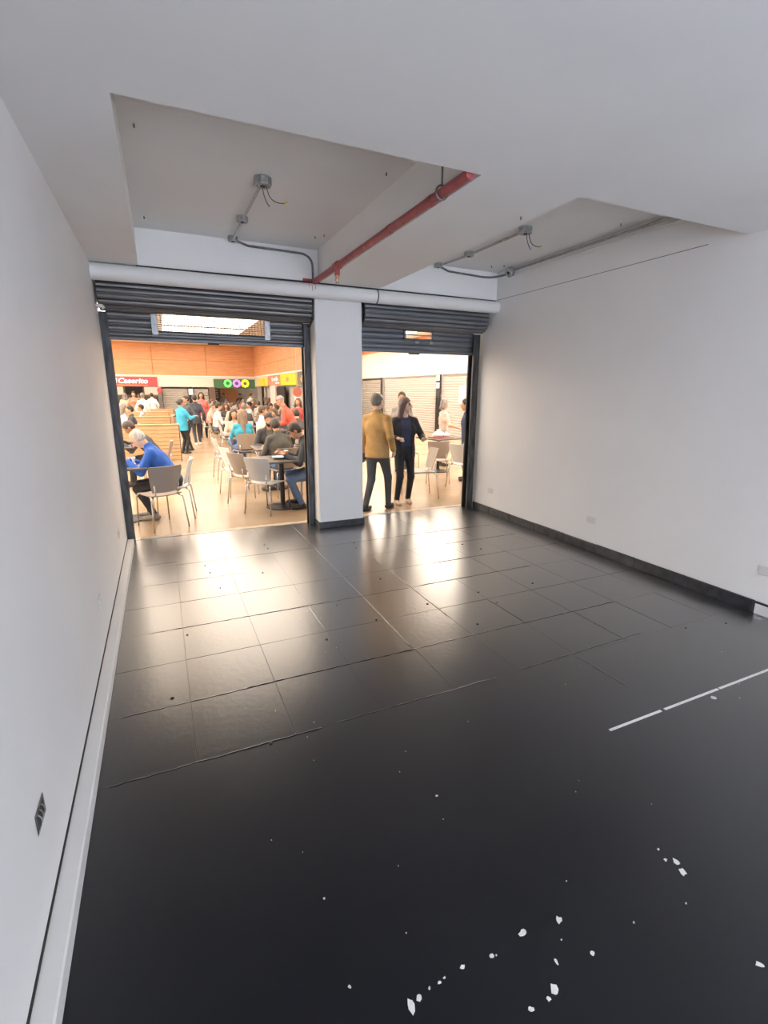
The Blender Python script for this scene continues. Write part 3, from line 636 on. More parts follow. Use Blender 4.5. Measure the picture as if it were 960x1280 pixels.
# ------------------------------------------------------------------ furniture
def chair_proto(plastic, label):
    o = empty('cafe_chair', (0, 0, 0), 0, label, 'chair')
    # seat: dished panel, forward = +Y
    def sheet(fn, nu, nv, t):
        top = [fn(i/nu, j/nv) for j in range(nv+1) for i in range(nu+1)]
        m = MB(); n = len(top); W = nu+1
        nrm = []
        for j in range(nv+1):
            for i in range(nu+1):
                a = Vector(top[j*W+max(i-1, 0)]); b = Vector(top[j*W+min(i+1, nu)]); c = Vector(top[max(j-1, 0)*W+i]); d = Vector(top[min(j+1, nv)*W+i])
                nrm.append((b-a).cross(d-c).normalized())
        vs = top+[tuple(Vector(p)-q*t) for p, q in zip(top, nrm)]
        fs = []
        for j in range(nv):
            for i in range(nu):
                a = j*W+i; fs += [(a, a+1, a+W+1, a+W), (n+a, n+a+W, n+a+W+1, n+a+1)]
        for i in range(nu): fs += [(i, n+i, n+i+1, i+1), (nv*W+i, nv*W+i+1, n+nv*W+i+1, n+nv*W+i)]
        for j in range(nv): fs += [(j*W, (j+1)*W, n+(j+1)*W, n+j*W), (j*W+nu, n+j*W+nu, n+(j+1)*W+nu, (j+1)*W+nu)]
        return m.add(vs, fs)
    def seat(u, v):
        wd = .205-.02*abs(v-.5); x = (u-.5)*2*wd; y = -.20+.42*v
        return (x, y, .452-.012*math.cos((u-.5)*math.pi)+(.02 if v > .9 else 0)*-1)
    sharp(sheet(seat, 6, 6, .012).build('seat', M[plastic], o), 50)
    def back(u, v):
        wd = .155+.065*v**.8-(.02 if v > .93 else 0); x = (u-.5)*2*wd
        return (x, -.205-.09*v-.05*math.cos((u-.5)*math.pi)+.05, .478+.335*v)
    sharp(sheet(back, 8, 7, .010).build('backrest', M[plastic], o), 50)
    for sx in (-1, 1):
        MB().tube([(sx*.17, .19, .43), (sx*.195, .235, .40), (sx*.205, .25, 0.0)], .0095, 8).build('leg', M['chrome'], o, True)
        MB().tube([(sx*.15, -.17, .435), (sx*.20, -.22, .40), (sx*.225, -.265, 0.0)], .0095, 8).build('leg', M['chrome'], o, True)
        MB().tube([(sx*.13, -.16, .43), (sx*.14, -.215, .46), (sx*.15, -.225, .58)], .0085, 8).build('back_support', M['chrome'], o, True)
        MB().tube([(sx*.17, -.17, .432), (sx*.17, .19, .432)], .0085, 8).build('side_rail', M['chrome'], o, True)
    return o
protos = {}
def chair(x, y, deg, kind, label, group='cafe chairs in the food court'):
    if kind not in protos: o = protos[kind] = chair_proto(kind, label)
    else: o = copy_tree(protos[kind])
    o.location = (x, y, 0); o.rotation_euler = (0, 0, math.radians(deg)); tag(o, label, 'chair', group); return o
tproto = []
def table(x, y, label, deg=0, s=1.0):
    if not tproto:
        o = empty('pedestal_table', (x, y, 0), 0, label, 'table')
        sharp(MB().box(-.36, .36, -.36, .36, .715, .745, c=.008).build('table_top', M['tabletop'], o), 30)
        sharp(MB().tube([(0, 0, .02), (0, 0, .715)], .036, 14).build('pedestal', M['blackmetal'], o))
        sharp(MB().lathe([(.25, 0), (.25, .012), (.20, .022), (.05, .04), (.04, .06)], (0, 0, 0), 28).build('base', M['blackmetal'], o))
        sharp(MB().box(-.22, .22, -.03, .03, .695, .715).build('top_bracket', M['blackmetal'], o))
        tproto.append(o)
    else: o = copy_tree(tproto[0])
    o.location = (x, y, 0); o.rotation_euler = (0, 0, math.radians(deg)); tag(o, label, 'table', 'pedestal tables in the food court'); return o
G = 'cafe chairs near the shop front'
chair(-0.11, 6.74, 24, 'taupeplastic', 'taupe cafe chair standing empty behind the person in the blue jacket', G)
chair(0.06, 7.22, 84, 'whiteplastic', 'white cafe chair on which the person in the blue jacket sits', G)
chair(1.32, 7.02, -47, 'greyplastic', 'light grey cafe chair pulled up to the table with the orange drink', G)
chair(1.17, 7.68, -62, 'taupeplastic', 'taupe cafe chair standing behind the light grey one', G)
chair(1.12, 8.45, -75, 'whiteplastic', 'white cafe chair next to the taupe chair by the aisle', G)
chair(1.15, 10.15, -85, 'greyplastic', 'light grey cafe chair by the aisle beside the long-haired person', G)
chair(2.10, 7.12, 78, 'taupeplastic', 'taupe cafe chair under the person in jeans and puffer jacket', G)
chair(1.80, 8.12, 12, 'taupeplastic', 'taupe cafe chair under the person in the brown-black jacket seen from behind', G)
chair(1.62, 11.1, 8, 'taupeplastic', 'taupe cafe chair under the long-haired person in turquoise', G)
chair(1.83, 9.42, 180, 'greyplastic', 'light grey cafe chair under the bearded person', G)
chair(3.84, 7.02, 80, 'taupeplastic', 'taupe cafe chair beside the two standing people, facing them', G)
chair(4.85, 8.15, -28, 'taupeplastic', 'taupe cafe chair facing the table with the white bag', G)
chair(5.02, 7.45, -75, 'greyplastic', 'grey cafe chair beside the guide rail and the navy jacket', G)
chair(4.75, 9.4, -80, 'greyplastic', 'grey cafe chair tucked at the side of the table with the white bag', G)
chair(-.12, 9.95, 88, 'taupeplastic', 'taupe cafe chair under the person in the dark jacket by the booths', G)
chair(3.35, 8.75, 100, 'taupeplastic', 'taupe cafe chair behind the mustard jacket', G)
table(-.58, 7.28, 'dark pedestal table in front of the person in the blue jacket')
table(1.58, 7.22, 'dark pedestal table carrying the orange drink', 8)
table(1.80, 8.76, 'dark pedestal table between the bearded person and the brown-black jacket')
table(5.53, 9.28, 'dark pedestal table carrying the white bag and red tray', 10)
table(-.85, 9.95, 'dark pedestal table by the slatted booths')
table(1.62, 11.75, 'dark pedestal table in front of the long-haired person')
# things on tables
tr = MB().box(1.44, 1.80, 7.06, 7.34, .746, .758, c=.004).build('serving_tray', M['traydark']); tag(tr, 'dark serving tray on the table with the orange drink', 'tray')
gl = empty('drink_cup', (1.66, 7.22, .759), 0, 'short clear cup of orange drink on the dark tray', 'cup')
sharp(MB().lathe([(.026, 0), (.034, .085), (.034, .088), (.028, .088)], (0, 0, 0), 14).build('cup_body', M['juice'], gl)); sharp(MB().lathe([(.037, .088), (.037, .094), (.02, .099)], (0, 0, 0), 14).build('lid', M['paper'], gl))
pt = sharp(MB().lathe([(.05, 0), (.09, .012), (.105, .018), (.10, .019), (.05, .008)], (1.54, 7.16, .759), 20).build('plate', M['paper'])); tag(pt, 'white plate on the dark tray', 'plate')
tr = MB().box(5.32, 5.78, 9.06, 9.42, .746, .764, c=.005).build('serving_tray', M['tray']); tag(tr, 'red serving tray on the table by the closed shops', 'tray')
def bag(x, y, z, s, label):
    n, k = 14, 7; m = MB(); pr = [(.55, 0), (.95, .12), (1.0, .4), (.85, .7), (.5, .92), (.25, 1.1), (.4, 1.3)]
    vs = []
    for r, h in pr:
        for i in range(n):
            a = 2*math.pi*i/n; q = s*r*random.uniform(.86, 1.1); vs.append((x+q*1.25*math.cos(a), y+q*.8*math.sin(a), z+h*s))
    fs = [(j*n+i, j*n+(i+1) % n, (j+1)*n+(i+1) % n, (j+1)*n+i) for j in range(k-1) for i in range(n)]+[tuple(range(n))[::-1], tuple(range((k-1)*n, k*n))]
    return tag(m.add(vs, fs).build('plastic_bag', M['bag'], None, True), label, 'bag')
bag(5.50, 9.25, .766, .12, 'crumpled white plastic bag standing on the red tray')
bag(5.68, 9.22, .766, .08, 'small white takeaway bundle beside the crumpled bag')
for px_, py_, nm in ((-.48, 7.25, 'white plate in front of the person in the blue jacket'), (-.78, 9.9, 'white plate on the table by the slatted booths'), (1.78, 8.7, 'white plate between the bearded person and the brown-black jacket')):
    tag(sharp(MB().lathe([(.05, 0), (.09, .012), (.115, .02), (.11, .021), (.05, .008)], (px_, py_, .746), 20).build('plate', M['paper'])), nm, 'plate')
tag(sharp(MB().lathe([(.02, 0), (.03, .09), (.03, .092)], (-.40, 7.40, .746), 12).build('drink_cup', M['paper'])), 'white paper cup beside the plate of the blue jacket', 'cup')
# booths
def booth(y, x1, h, label):
    o = empty('booth_partition', (x1-1.0, y, 0), 0, label, 'booth')
    box('core_panel', M['boothgrey'], (-1.6, .98, .012, .05, .04, h-.03), o)
    box('cap_rail', M['booth'], (-1.62, 1.0, -.02, .08, h-.03, h), o, .006)
    box('end_post', M['rail'], (.98, 1.0, -.01, .07, 0, h-.03), o)
    n = 9; hh = (h-.09)/n
    me = MB().box(-.45, .98, -.012, .012, .004, hh-.006, c=.003).mesh('slat')
    for k in range(n):
        s_ = link('slat', me, M['booth'], o); s_.location = (0, 0, .05+hh*k)
    box('back_cushion', M['boothgrey'], (-1.6, -.5, -.05, .012, .45, h-.05), o, .02)
    box('bench_seat', M['boothgrey'], (-1.6, .9, .06, .50, .25, .46), o, .02)
    return o
booth(13.1, .39, .92, 'nearest slatted wooden booth partition behind the person in the dark jacket')
booth(17.2, .28, .92, 'second slatted wooden booth partition counted from the dark jacket')
booth(20.9, .30, .92, 'third slatted wooden booth partition counted from the dark jacket')
booth(24.2, .55, .92, 'farthest slatted wooden booth partition, in front of the red sign')

# ------------------------------------------------------------------ people: smooth-blended bodies meshed with surface nets
def nets(sdf, org, vx):
    s = sdf < 0
    n = np.array(sdf.shape)-1
    acc = np.zeros((*n, 3), np.float32); cnt = np.zeros(n, np.float32)
    corners = [(i, j, k) for i in (0, 1) for j in (0, 1) for k in (0, 1)]
    def sub(a, c): return a[c[0]:c[0]+n[0], c[1]:c[1]+n[1], c[2]:c[2]+n[2]]
    for c in corners:
        for ax in range(3):
            if c[ax] == 0:
                d = list(c); d[ax] = 1
                s0, s1 = sub(s, c), sub(s, d); m = s0 != s1
                ii = np.nonzero(m)
                v0, v1 = sub(sdf, c)[ii], sub(sdf, d)[ii]; t = v0/(v0-v1)
                p = np.empty((len(t), 3), np.float32); p[:] = c; p[:, ax] += t
                acc[ii] += p; cnt[ii] += 1
    act = np.nonzero(cnt > 0)
    idx = -np.ones(n, np.int64); idx[act] = np.arange(len(act[0]))
    P = acc[act]/cnt[act][:, None]+np.stack(act, 1)
    V = P*vx+org
    F = []
    for ax in range(3):
        b, c = (ax+1) % 3, (ax+2) % 3
        lo = [slice(None)]*3; hi = [slice(None)]*3
        lo[ax] = slice(0, -1); hi[ax] = slice(1, None)
        a0, a1 = s[tuple(lo)], s[tuple(hi)]
        e = np.nonzero(a0 != a1); e = np.stack(e, 1)
        e = e[(e[:, b] > 0) & (e[:, c] > 0) & (e[:, b] < n[b]) & (e[:, c] < n[c])]
        flip = s[e[:, 0], e[:, 1], e[:, 2]]
        q = []
        for db, dc in ((-1, -1), (0, -1), (0, 0), (-1, 0)):
            w_ = e.copy(); w_[:, b] += db; w_[:, c] += dc; q.append(idx[w_[:, 0], w_[:, 1], w_[:, 2]])
        q = np.stack(q, 1); q[~flip] = q[~flip][:, ::-1]; F.append(q)
    return V, np.concatenate(F)
class Sdf:
    def __init__(s): s.p = []
    def cap(s, a, b, r1, r2, reg, k=.02, fx=None, fs=1.0):     # fx: axis along which the section is squashed by fs
        s.p.append(('c', np.array(a, float), np.array(b, float), r1, r2, reg, k, None if fx is None else np.array(fx, float), fs)); return s
    def ell(s, c, R, rad, reg, k=.015):
        s.p.append(('e', np.array(c, float), np.array(R, float), np.array(rad, float), None, reg, k, None, 1)); return s
    def box(s, q):
        if q[0] == 'c':
            r = max(q[3], q[4]); return np.minimum(q[1], q[2])-r, np.maximum(q[1], q[2])+r
        r = q[3].max(); return q[1]-r, q[1]+r
    @staticmethod
    def dist(q, X):
        if q[0] == 'c':
            a, b = q[1], q[2]
            d = X-a; ba = b-a
            if q[7] is not None:
                f = q[7]; d = d+f*((d@f)*(1/q[8]-1))[..., None]; ba = ba+f*(ba@f)*(1/q[8]-1)
            t = np.clip((d@ba)/max(ba@ba, 1e-9), 0, 1)
            e = np.linalg.norm(d-ba*t[..., None], axis=-1)-(q[3]+(q[4]-q[3])*t)
            return e*(q[8] if q[7] is not None else 1.0)
        d = (X-q[1])@q[2].T            # rows of R are the local axes
        k0 = np.linalg.norm(d/q[3], axis=-1); k1 = np.linalg.norm(d/q[3]**2, axis=-1)
        return k0*(k0-1)/np.maximum(k1, 1e-9)
    def mesh(s, name, vx, mats, cuts=(), inflate=0.0, waist=None):
        lo = np.min([s.box(q)[0] for q in s.p], 0)-.05-inflate; hi = np.max([s.box(q)[1] for q in s.p], 0)+.05+inflate
        n = np.ceil((hi-lo)/vx).astype(int)+1
        D = np.full(n, .3, np.float32)
        for q in s.p:
            a, b = s.box(q); a = np.maximum(((a-lo-.06-inflate)/vx).astype(int), 0); b = np.minimum(np.ceil((b-lo+.06+inflate)/vx).astype(int)+1, n)
            g = np.stack(np.meshgrid(*[lo[i]+vx*np.arange(a[i], b[i]) for i in range(3)], indexing='ij'), -1)
            d = s.dist(q, g); sl = tuple(slice(a[i], b[i]) for i in range(3)); o = D[sl]; k = q[6]
            h = np.maximum(k-np.abs(o-d), 0)/k
            D[sl] = np.minimum(o, d)-h*h*k*.25
        D -= inflate
        if cuts:
            g = np.stack(np.meshgrid(*[lo[i]+vx*np.arange(n[i]) for i in range(3)], indexing='ij'), -1)
            for c in cuts: D = np.maximum(D, c(g).astype(np.float32))
        D[D == 0] = 1e-6
        V, F = nets(D, lo, vx)
        me = bpy.data.meshes.new(name)
        me.vertices.add(len(V)); me.vertices.foreach_set('co', V.astype(np.float32).ravel())
        me.loops.add(F.size); me.loops.foreach_set('vertex_index', F.astype(np.int32).ravel())
        me.polygons.add(len(F)); me.polygons.foreach_set('loop_start', np.arange(0, F.size, 4, dtype=np.int32)); me.polygons.foreach_set('loop_total', np.full(len(F), 4, np.int32))
        me.update(calc_edges=True)
        for m_ in mats: me.materials.append(m_)
        if len(mats) > 1:
            C = V[F].mean(1); best = np.full(len(C), 9.0); reg = np.zeros(len(C), np.int32)
            for q in s.p:
                d = s.dist(q, C); k = d < best; best[k] = d[k]; reg[k] = q[5]
            if waist is not None:
                lowr = (C@waist[0] < waist[1]) & (reg == 1); reg[lowr] = 2
            me.polygons.foreach_set('material_index', reg)
        me.polygons.foreach_set('use_smooth', np.ones(len(F), bool))
        me.validate(); return me
def ik(a, c, l1, l2, pole):
    a, c, pole = Vector(a), Vector(c), Vector(pole); d = c-a; L = d.length
    if L > (l1+l2)*.985: c = a+d*((l1+l2)*.985/L); d = c-a; L = d.length
    x = (l1*l1-l2*l2+L*L)/(2*L); h = math.sqrt(max(l1*l1-x*x, 0)); dn = d/L
    pp = (pole-dn*pole.dot(dn)).normalized(); return a+dn*x+pp*h, c
SKINS = [(.58, .34, .22), (.50, .28, .18), (.65, .42, .30), (.40, .21, .13)]
SK, TOP, BOT, SHO, EYE, LIP = range(6)
def person(x, y, deg, label, pose='stand', h=1.70, top=(.1, .1, .12), bot=(.05, .05, .06), shoe=(.05, .05, .05), skin=0, hair=(.05, .035, .025), style='short',
           jacket=None, lean=0, hands=None, feet=None, hyaw=0, hpitch=0, vx=.012, seat=.46, wide=1.0, sleeve=True, twist=0, jack_len=.16, side=0, group=None, cap=None, lift=0.0, openw=0.0, beard=False):
    s = h/1.75; A = lambda *p: Vector(p)
    S = Sdf()
    near = vx <= .0125
    Rl = Matrix.Rotation(math.radians(-lean), 3, 'X') @ Matrix.Rotation(math.radians(side), 3, 'Y')
    Rt = Rl @ Matrix.Rotation(math.radians(twist), 3, 'Z')
    P = A(0, 0, .92*s) if pose == 'stand' else A(0, -.02, seat+.085*s)
    P.z += lift
    ch = P+Rl@A(0, .0, .30*s); nk = P+Rl@A(0, -.005, .515*s); wst = P+Rl@A(0, .0, .14*s)
    rt = Rt@A(1, 0, 0); fwd = Rt@A(0, 1, 0)
    W = wide
    bel = .0 if W <= 1.0 else (W-1)*.12
    f_ = fwd; 
    # torso: squashed sections
    S.cap(P+A(0, 0, -.02), wst, .165*s*W, .140*s*W+bel, TOP, .03, f_, .72)
    S.cap(wst, ch, .140*s*W+bel, .165*s*W, TOP, .03, f_, .70)
    S.cap(ch+rt*-.075*s, ch+rt*.075*s+Rl@A(0, 0, .0), .125*s, .125*s, TOP, .03, f_, .85)
    S.cap(ch+Rl@A(0, 0, .02*s), nk+Rl@A(0, 0, -.075*s), .15*s, .09*s, TOP, .04, f_, .7)
    sh_ = [nk+rt*(q*.162*s*(1+.4*(W-1)))+Rl@A(0, 0, -.085*s) for q in (1, -1)]
    S.cap(sh_[0], sh_[1], .054*s, .054*s, TOP, .04); S.cap(nk+Rl@A(0, 0, -.03*s), nk+rt*.1*s+Rl@A(0, 0, -.06*s), .045*s, .045*s, TOP, .03); S.cap(nk+Rl@A(0, 0, -.03*s), nk-rt*.1*s+Rl@A(0, 0, -.06*s), .045*s, .045*s, TOP, .03)
    # head
    Rh = Rt @ Matrix.Rotation(math.radians(hyaw), 3, 'Z') @ Matrix.Rotation(math.radians(-hpitch), 3, 'X')
    hc = nk+Rl@A(0, .005, .060*s)+Rh@A(0, .012, .112*s)
    RT = np.array(Rh.transposed())
    Hd = lambda *p: hc+Rh@(A(*p)*s)
    S.cap(nk+Rl@A(0, 0, -.03), Hd(0, -.02, -.06), .055*s, .050*s, SK, .02)
    S.ell(Hd(0, -.012, .028), RT, (.074*s, .093*s, .090*s), SK, .02)
    S.ell(Hd(0, .022, -.035), RT, (.060*s, .072*s, .078*s), SK, .02)
    S.ell(Hd(0, .055, -.090), RT, (.028*s, .026*s, .022*s), SK, .02)
    S.cap(Hd(0, .088, .012), Hd(0, .108, -.028), .008*s, .014*s, SK, .012)
    for q in (1, -1): S.ell(Hd(q*.076, -.008, -.01), RT, (.011*s, .022*s, .032*s), SK, .006)
    if near:
        for q in (1, -1):
            es = 1.0 if vx < .01 else .7
            S.ell(Hd(q*.030, .080, .008), RT, (.012*s*es, .010*s*es, .007*s*es), EYE, .004)
            if vx < .01: S.cap(Hd(q*.018, .084, .029), Hd(q*.046, .072, .030), .0045*s, .004*s, EYE, .006)
        S.ell(Hd(0, .090, -.058), RT, (.024*s, .010*s, .008*s), LIP, .006)
    # legs
    fx = .17*s
    if pose == 'stand':
        feet = feet or ((.10*s, .0), (-.10*s, .0))
        fpos = [A(f[0], f[1], .075*s) for f in feet]; pole = A(0, 1, 0)
    else:
        feet = feet or ((.11*s, .42), (-.11*s, .42))
        fpos = [A(f[0], f[1], .075*s) for f in feet]; pole = A(0, .6, 1)
    for q, fp in zip((1, -1), fpos):
        hip = P+A(q*.088*s, 0, -.03*s)
        kn, an = ik(hip, fp, .435*s, .415*s, pole)
        S.cap(hip, kn, .088*s*W, .058*s, BOT, .03); S.cap(kn, an, .060*s, .042*s, BOT, .02)
        if pose == 'sit': S.cap(hip+A(0, -.04, 0), hip.lerp(kn, .4), .095*s*W, .085*s*W, BOT, .03)
        d = A(0, 1, 0)
        if pose == 'sit': d = A(q*.15, 1, 0).normalized()
        an0 = A(an.x, an.y, .055*s)
        S.cap(an, an0, .043*s, .04*s, SHO, .01)
        S.cap(an0+d*-.045*s+A(0, 0, -.018*s), an0+d*.13*s+A(0, 0, -.022*s), .036*s, .031*s, SHO, .015, (0, 0, 1), .95)
        S.cap(an0+d*.02*s+A(0, 0, -.02*s), an0+d*.15*s+A(0, 0, -.028*s), .040*s, .026*s, SHO, .015)
    # arms and hands
    dh = [A(.23, .02, .86*s), A(-.23, .02, .86*s)] if pose == 'stand' else [A(.16, .36, seat+.27), A(-.16, .36, seat+.27)]
    jk = Sdf()
    arms = []
    for i, q in enumerate((1, -1)):
        t_ = A(*hands[i]) if hands and hands[i] is not None else dh[i]
        el, wr = ik(sh_[i], t_, .285*s, .255*s, A(q*.6, -1, -.5))
        arms.append((sh_[i], el, wr))
        S.cap(sh_[i], el, .050*s*W, .041*s, TOP, .03)
        S.cap(el, wr, .041*s, .027*s, TOP if sleeve else SK, .015)
        ax = (wr-el).normalized(); sd = ax.cross(A(0, 0, 1) if abs(ax.z) < .8 else A(0, 1, 0)).normalized(); nm = sd.cross(ax)
        if ax.z < -.5: sd, nm = A(0, 1, 0)-ax*ax.y, sd; sd.normalize()
        pm = wr+ax*.055*s
        S.cap(wr, wr+ax*.02*s, .025*s, .026*s, SK, .01)
        S.cap(wr+ax*.03*s, wr+ax*.075*s, .036*s, .038*s, SK, .01, nm, .45)
        if near:
            rf = max(.0085*s, vx*.95)
            for k, ln in enumerate((.070, .080, .075, .058)):
                b = wr+ax*.085*s+sd*((k-1.5)*.0215*s); m1 = b+(ax*.8+nm*q*-.35)*ln*.5*s; e = m1+(ax*.45+nm*q*-.8)*ln*.5*s
                S.cap(b-ax*.02, m1, rf, rf, SK, .003); S.cap(m1, e, rf, rf*.85, SK, .003)
            b = wr+ax*.03*s+sd*(-.034*s); m1 = b+(ax*.6-sd*.6)*.045*s; S.cap(b, m1, rf*1.2, rf, SK, .006); S.cap(m1, m1+ax*.03*s, rf, rf*.9, SK, .004)
        else:
            S.cap(wr+ax*.07*s, wr+ax*.15*s, .030*s, .018*s, SK, .01, nm, .5); S.cap(wr+ax*.03*s-sd*.03*s, wr+ax*.08*s-sd*.045*s, .014*s, .011*s, SK, .008)
    mats = [cmat(SKINS[skin], .5, 'skin'), cmat(top), cmat(bot), cmat(shoe, .5), cmat((.03, .02, .018), .4, 'plain'), cmat((.42, .16, .13), .5, 'plain')]
    o = link('person', S.mesh('person', vx, mats, waist=(np.array(Rl@A(0, 0, 1)), float(np.array(Rl@A(0, 0, 1))@np.array(P+Rl@A(0, 0, .045*s))))), None)
    o.location = (x, y, 0); o.rotation_euler = (0, 0, math.radians(deg))
    tag(o, label, 'person', group)
    # jacket
    if jacket:
        J = Sdf(); c_ = Rl@A(0, 0, 1)
        J.cap(P+A(0, 0, -.02), wst, .172*s*W, .152*s*W+bel, 0, .03, f_, .76)
        J.cap(wst, ch, .152*s*W+bel, .170*s*W, 0, .03, f_, .74)
        if pose == 'stand': J.cap(P, P-c_*jack_len*s, .172*s*W, .180*s*W, 0, .02, f_, .78)
        J.cap(ch+rt*-.075*s, ch+rt*.075*s, .130*s, .130*s, 0, .03, f_, .85)
        J.cap(ch+c_*.02*s, nk-c_*.06*s, .155*s, .098*s, 0, .04, f_, .75)
        J.cap(sh_[0], sh_[1], .060*s, .060*s, 0, .04); J.cap(nk-c_*.03*s, nk+rt*.1*s-c_*.06*s, .052*s, .052*s, 0, .03); J.cap(nk-c_*.03*s, nk-rt*.1*s-c_*.06*s, .052*s, .052*s, 0, .03)
        J.cap(nk-c_*.04*s, nk+c_*.03*s, .066*s, .068*s, 0, .02)
        for a, e, w_ in arms:
            J.cap(a, e, .060*s*W, .054*s, 0, .03); J.cap(e, e.lerp(w_, .93), .054*s, .043*s, 0, .015)
        zlo = P.z-jack_len*s if pose == 'stand' else P.z-.03
        topc = np.array(nk+c_*.055*s); up = np.array(c_)
        hem = np.array(P-c_*(jack_len*s+.02)) if pose == 'stand' else np.array(P-c_*.06)
        cuts = [lambda g: (g-topc)@up, lambda g: (hem-g)@up]
        wc = [(np.array(w_), np.array((w_-e).normalized())) for a, e, w_ in arms]
        # open neck hole
        nn = np.array(nk+Rh@A(0, .03, .06)); cuts.append(lambda g: .060*s-np.linalg.norm(g-nn, axis=-1))
        if openw:
            c0 = np.array(P); rn, fn = np.array(rt), np.array(f_)
            cuts.append(lambda g: np.minimum(openw*s-np.abs((g-c0)@rn), (g-c0)@fn-.03*s))
        arm_z = min(w_.z for _, _, w_ in arms)
        if pose == 'stand' and arm_z < float(hem[2])+.12:
            ctr = np.array(P); rtn = np.array(rt)
            cuts[1] = lambda g: np.where(np.abs((g-ctr)@rtn) > .205*s*W, -.1, (hem-g)@up)
        elif pose == 'sit': cuts[1] = lambda g: np.where((g-np.array(P))@np.array(f_) > .16*s*W, -.1, (hem-g)@up)
        jo = link('jacket', J.mesh('jacket', max(vx, .0095), [cmat(jacket)], cuts), None, o)
    if beard:
        K = Sdf(); K.ell(Hd(0, .030, -.062), RT, (.066*s, .074*s, .066*s), 0, .02); K.ell(Hd(0, .060, -.100), RT, (.034*s, .032*s, .026*s), 0, .02)
        mo = np.array(Hd(0, .12, -.03)); zp_ = np.array(Hd(0, .06, -.052)); un_ = np.array(Rh@A(0, .5, 1).normalized())
        link('beard', K.mesh('beard', .008, [cmat(hair, .5, 'hair')], [lambda g: (g-zp_)@un_, lambda g: .052*s-np.linalg.norm(g-mo, axis=-1)]), None, o)
    # hair
    if cap:
        K = Sdf(); K.ell(Hd(0, -.014, .040), RT, (.086*s, .106*s, .094*s), 0); K.ell(Hd(0, .09, .045), RT, (.06*s, .075*s, .012*s), 0, .01)
        zp = np.array(Hd(0, 0, .03)); upn = np.array(Rh@A(0, -.2, 1).normalized())
        link('cap', K.mesh('cap', max(vx*.8, .008), [cmat(cap)], [lambda g: (zp-g)@upn]), None, o)
    if hair and style != 'bald':
        K = Sdf()
        K.ell(Hd(0, -.018, .034), RT, (.085*s, .101*s, .097*s), 0, .02)
        K.ell(Hd(0, -.045, -.005), RT, (.078*s, .070*s, .075*s), 0, .02)
        fc = np.array(Hd(0, .115, -.045)); cuts = [lambda g: .112*s-np.linalg.norm(g-fc, axis=-1)]
        if style in ('short', 'fringe'):
            zp = np.array(Hd(0, -.06, -.085)); upn = np.array(Rh@A(0, .35, 1).normalized()); cuts.append(lambda g: (zp-g)@upn)
            for q in (1, -1):
                ear = np.array(Hd(q*.085, .012, -.028)); cuts.append(lambda g, ear=ear: .036*s-np.linalg.norm(g-ear, axis=-1))
        elif style == 'balding':
            t_ = np.array(Hd(0, .03, .10)); cuts.append(lambda g: .095*s-np.linalg.norm(g-t_, axis=-1))
            zp = np.array(Hd(0, -.06, -.07)); upn = np.array(Rh@A(0, .4, 1).normalized()); cuts.append(lambda g: (zp-g)@upn)
        elif style in ('long', 'verylong', 'bob'):
            L = {'bob': .10, 'long': .20, 'verylong': .40}[style]
            for q in (1, -.0, -1):
                a = Hd(q*.066, -.030-.02*(q == 0), .0); b = a+A(0, 0, -L*s)+Rl@A(0, -.03-.02*(q == 0), 0)+rt*(q*.025)
                K.cap(a, b, .050*s, .046*s if style != 'verylong' else .026*s, 0, .03)
            if style == 'verylong': K.cap(Hd(0, -.07, -.05), Hd(0, -.07, -.05)+A(0, -.045, -.38*s), .06*s, .05*s, 0, .03)
        elif style == 'bun':
            K.ell(Hd(0, -.115, .02), RT, (.04*s, .04*s, .04*s), 0, .015)
            zp = np.array(Hd(0, -.06, -.085)); upn = np.array(Rh@A(0, .35, 1).normalized()); cuts.append(lambda g: (zp-g)@upn)
        link('hair', K.mesh('hair', max(vx*.8, .008), [cmat(hair, .5, 'hair')], cuts), None, o)
    return o
NV = .0095; MV = .0125; FV = .019
BLK, NAVY, GREY, JEAN, WHT = (.025, .025, .03), (.03, .04, .08), (.14, .14, .15), (.09, .14, .26), (.75, .74, .72)
# standing pair at the letter-panel shutter
person(2.82, 6.46, -52, 'person in a mustard jacket and dark grey trousers standing beside the column', h=1.73, top=(.45, .43, .40), bot=(.06, .062, .068), shoe=BLK, skin=2, hair=(.16, .14, .12), style='balding',
       jacket=(.47, .275, .095), hands=((.24, .05, .90), (-.22, .13, .88)), feet=((.10, .17), (-.11, -.16)), hyaw=-10, vx=NV, wide=1.05, jack_len=.10)
person(3.38, 6.70, 172, 'person with shoulder-length brown hair, black cardigan and navy top, hands held open', h=1.66, top=(.028, .038, .080), bot=(.014, .014, .017), shoe=(.55, .42, .32), skin=2, hair=(.11, .07, .06), style='long',
       jacket=(.016, .017, .022), openw=.085, hands=((.20, .27, 1.05), (-.22, .24, 1.03)), feet=((.12, .03), (-.08, -.02)), hyaw=52, vx=NV, wide=1.03, jack_len=.12)
person(4.78, 9.62, 150, 'dark-haired person standing behind the black cardigan, mostly hidden', h=1.74, top=(.30, .28, .26), bot=GREY, skin=1, vx=MV)
person(6.05, 9.95, -100, 'person with grey bobbed hair in a pale pink top at the white-bag table', h=1.58, top=(.72, .58, .52), bot=(.55, .50, .45), skin=2, hair=(.25, .23, .22), style='bob', sleeve=False, hands=((.2, .25, .92), (-.2, .22, .92)), vx=MV)
person(5.47, 8.05, 60, 'person in a navy jacket and pale jeans half hidden by the guide rail', h=1.62, top=NAVY, jacket=(.035, .05, .115), bot=(.35, .42, .52), skin=1, vx=MV, jack_len=.12, wide=1.08, lean=6)
person(3.42, 8.72, 110, 'person sitting behind the mustard jacket, mostly hidden', 'sit', top=(.30, .17, .10), bot=BLK, skin=1, vx=MV, lean=8)
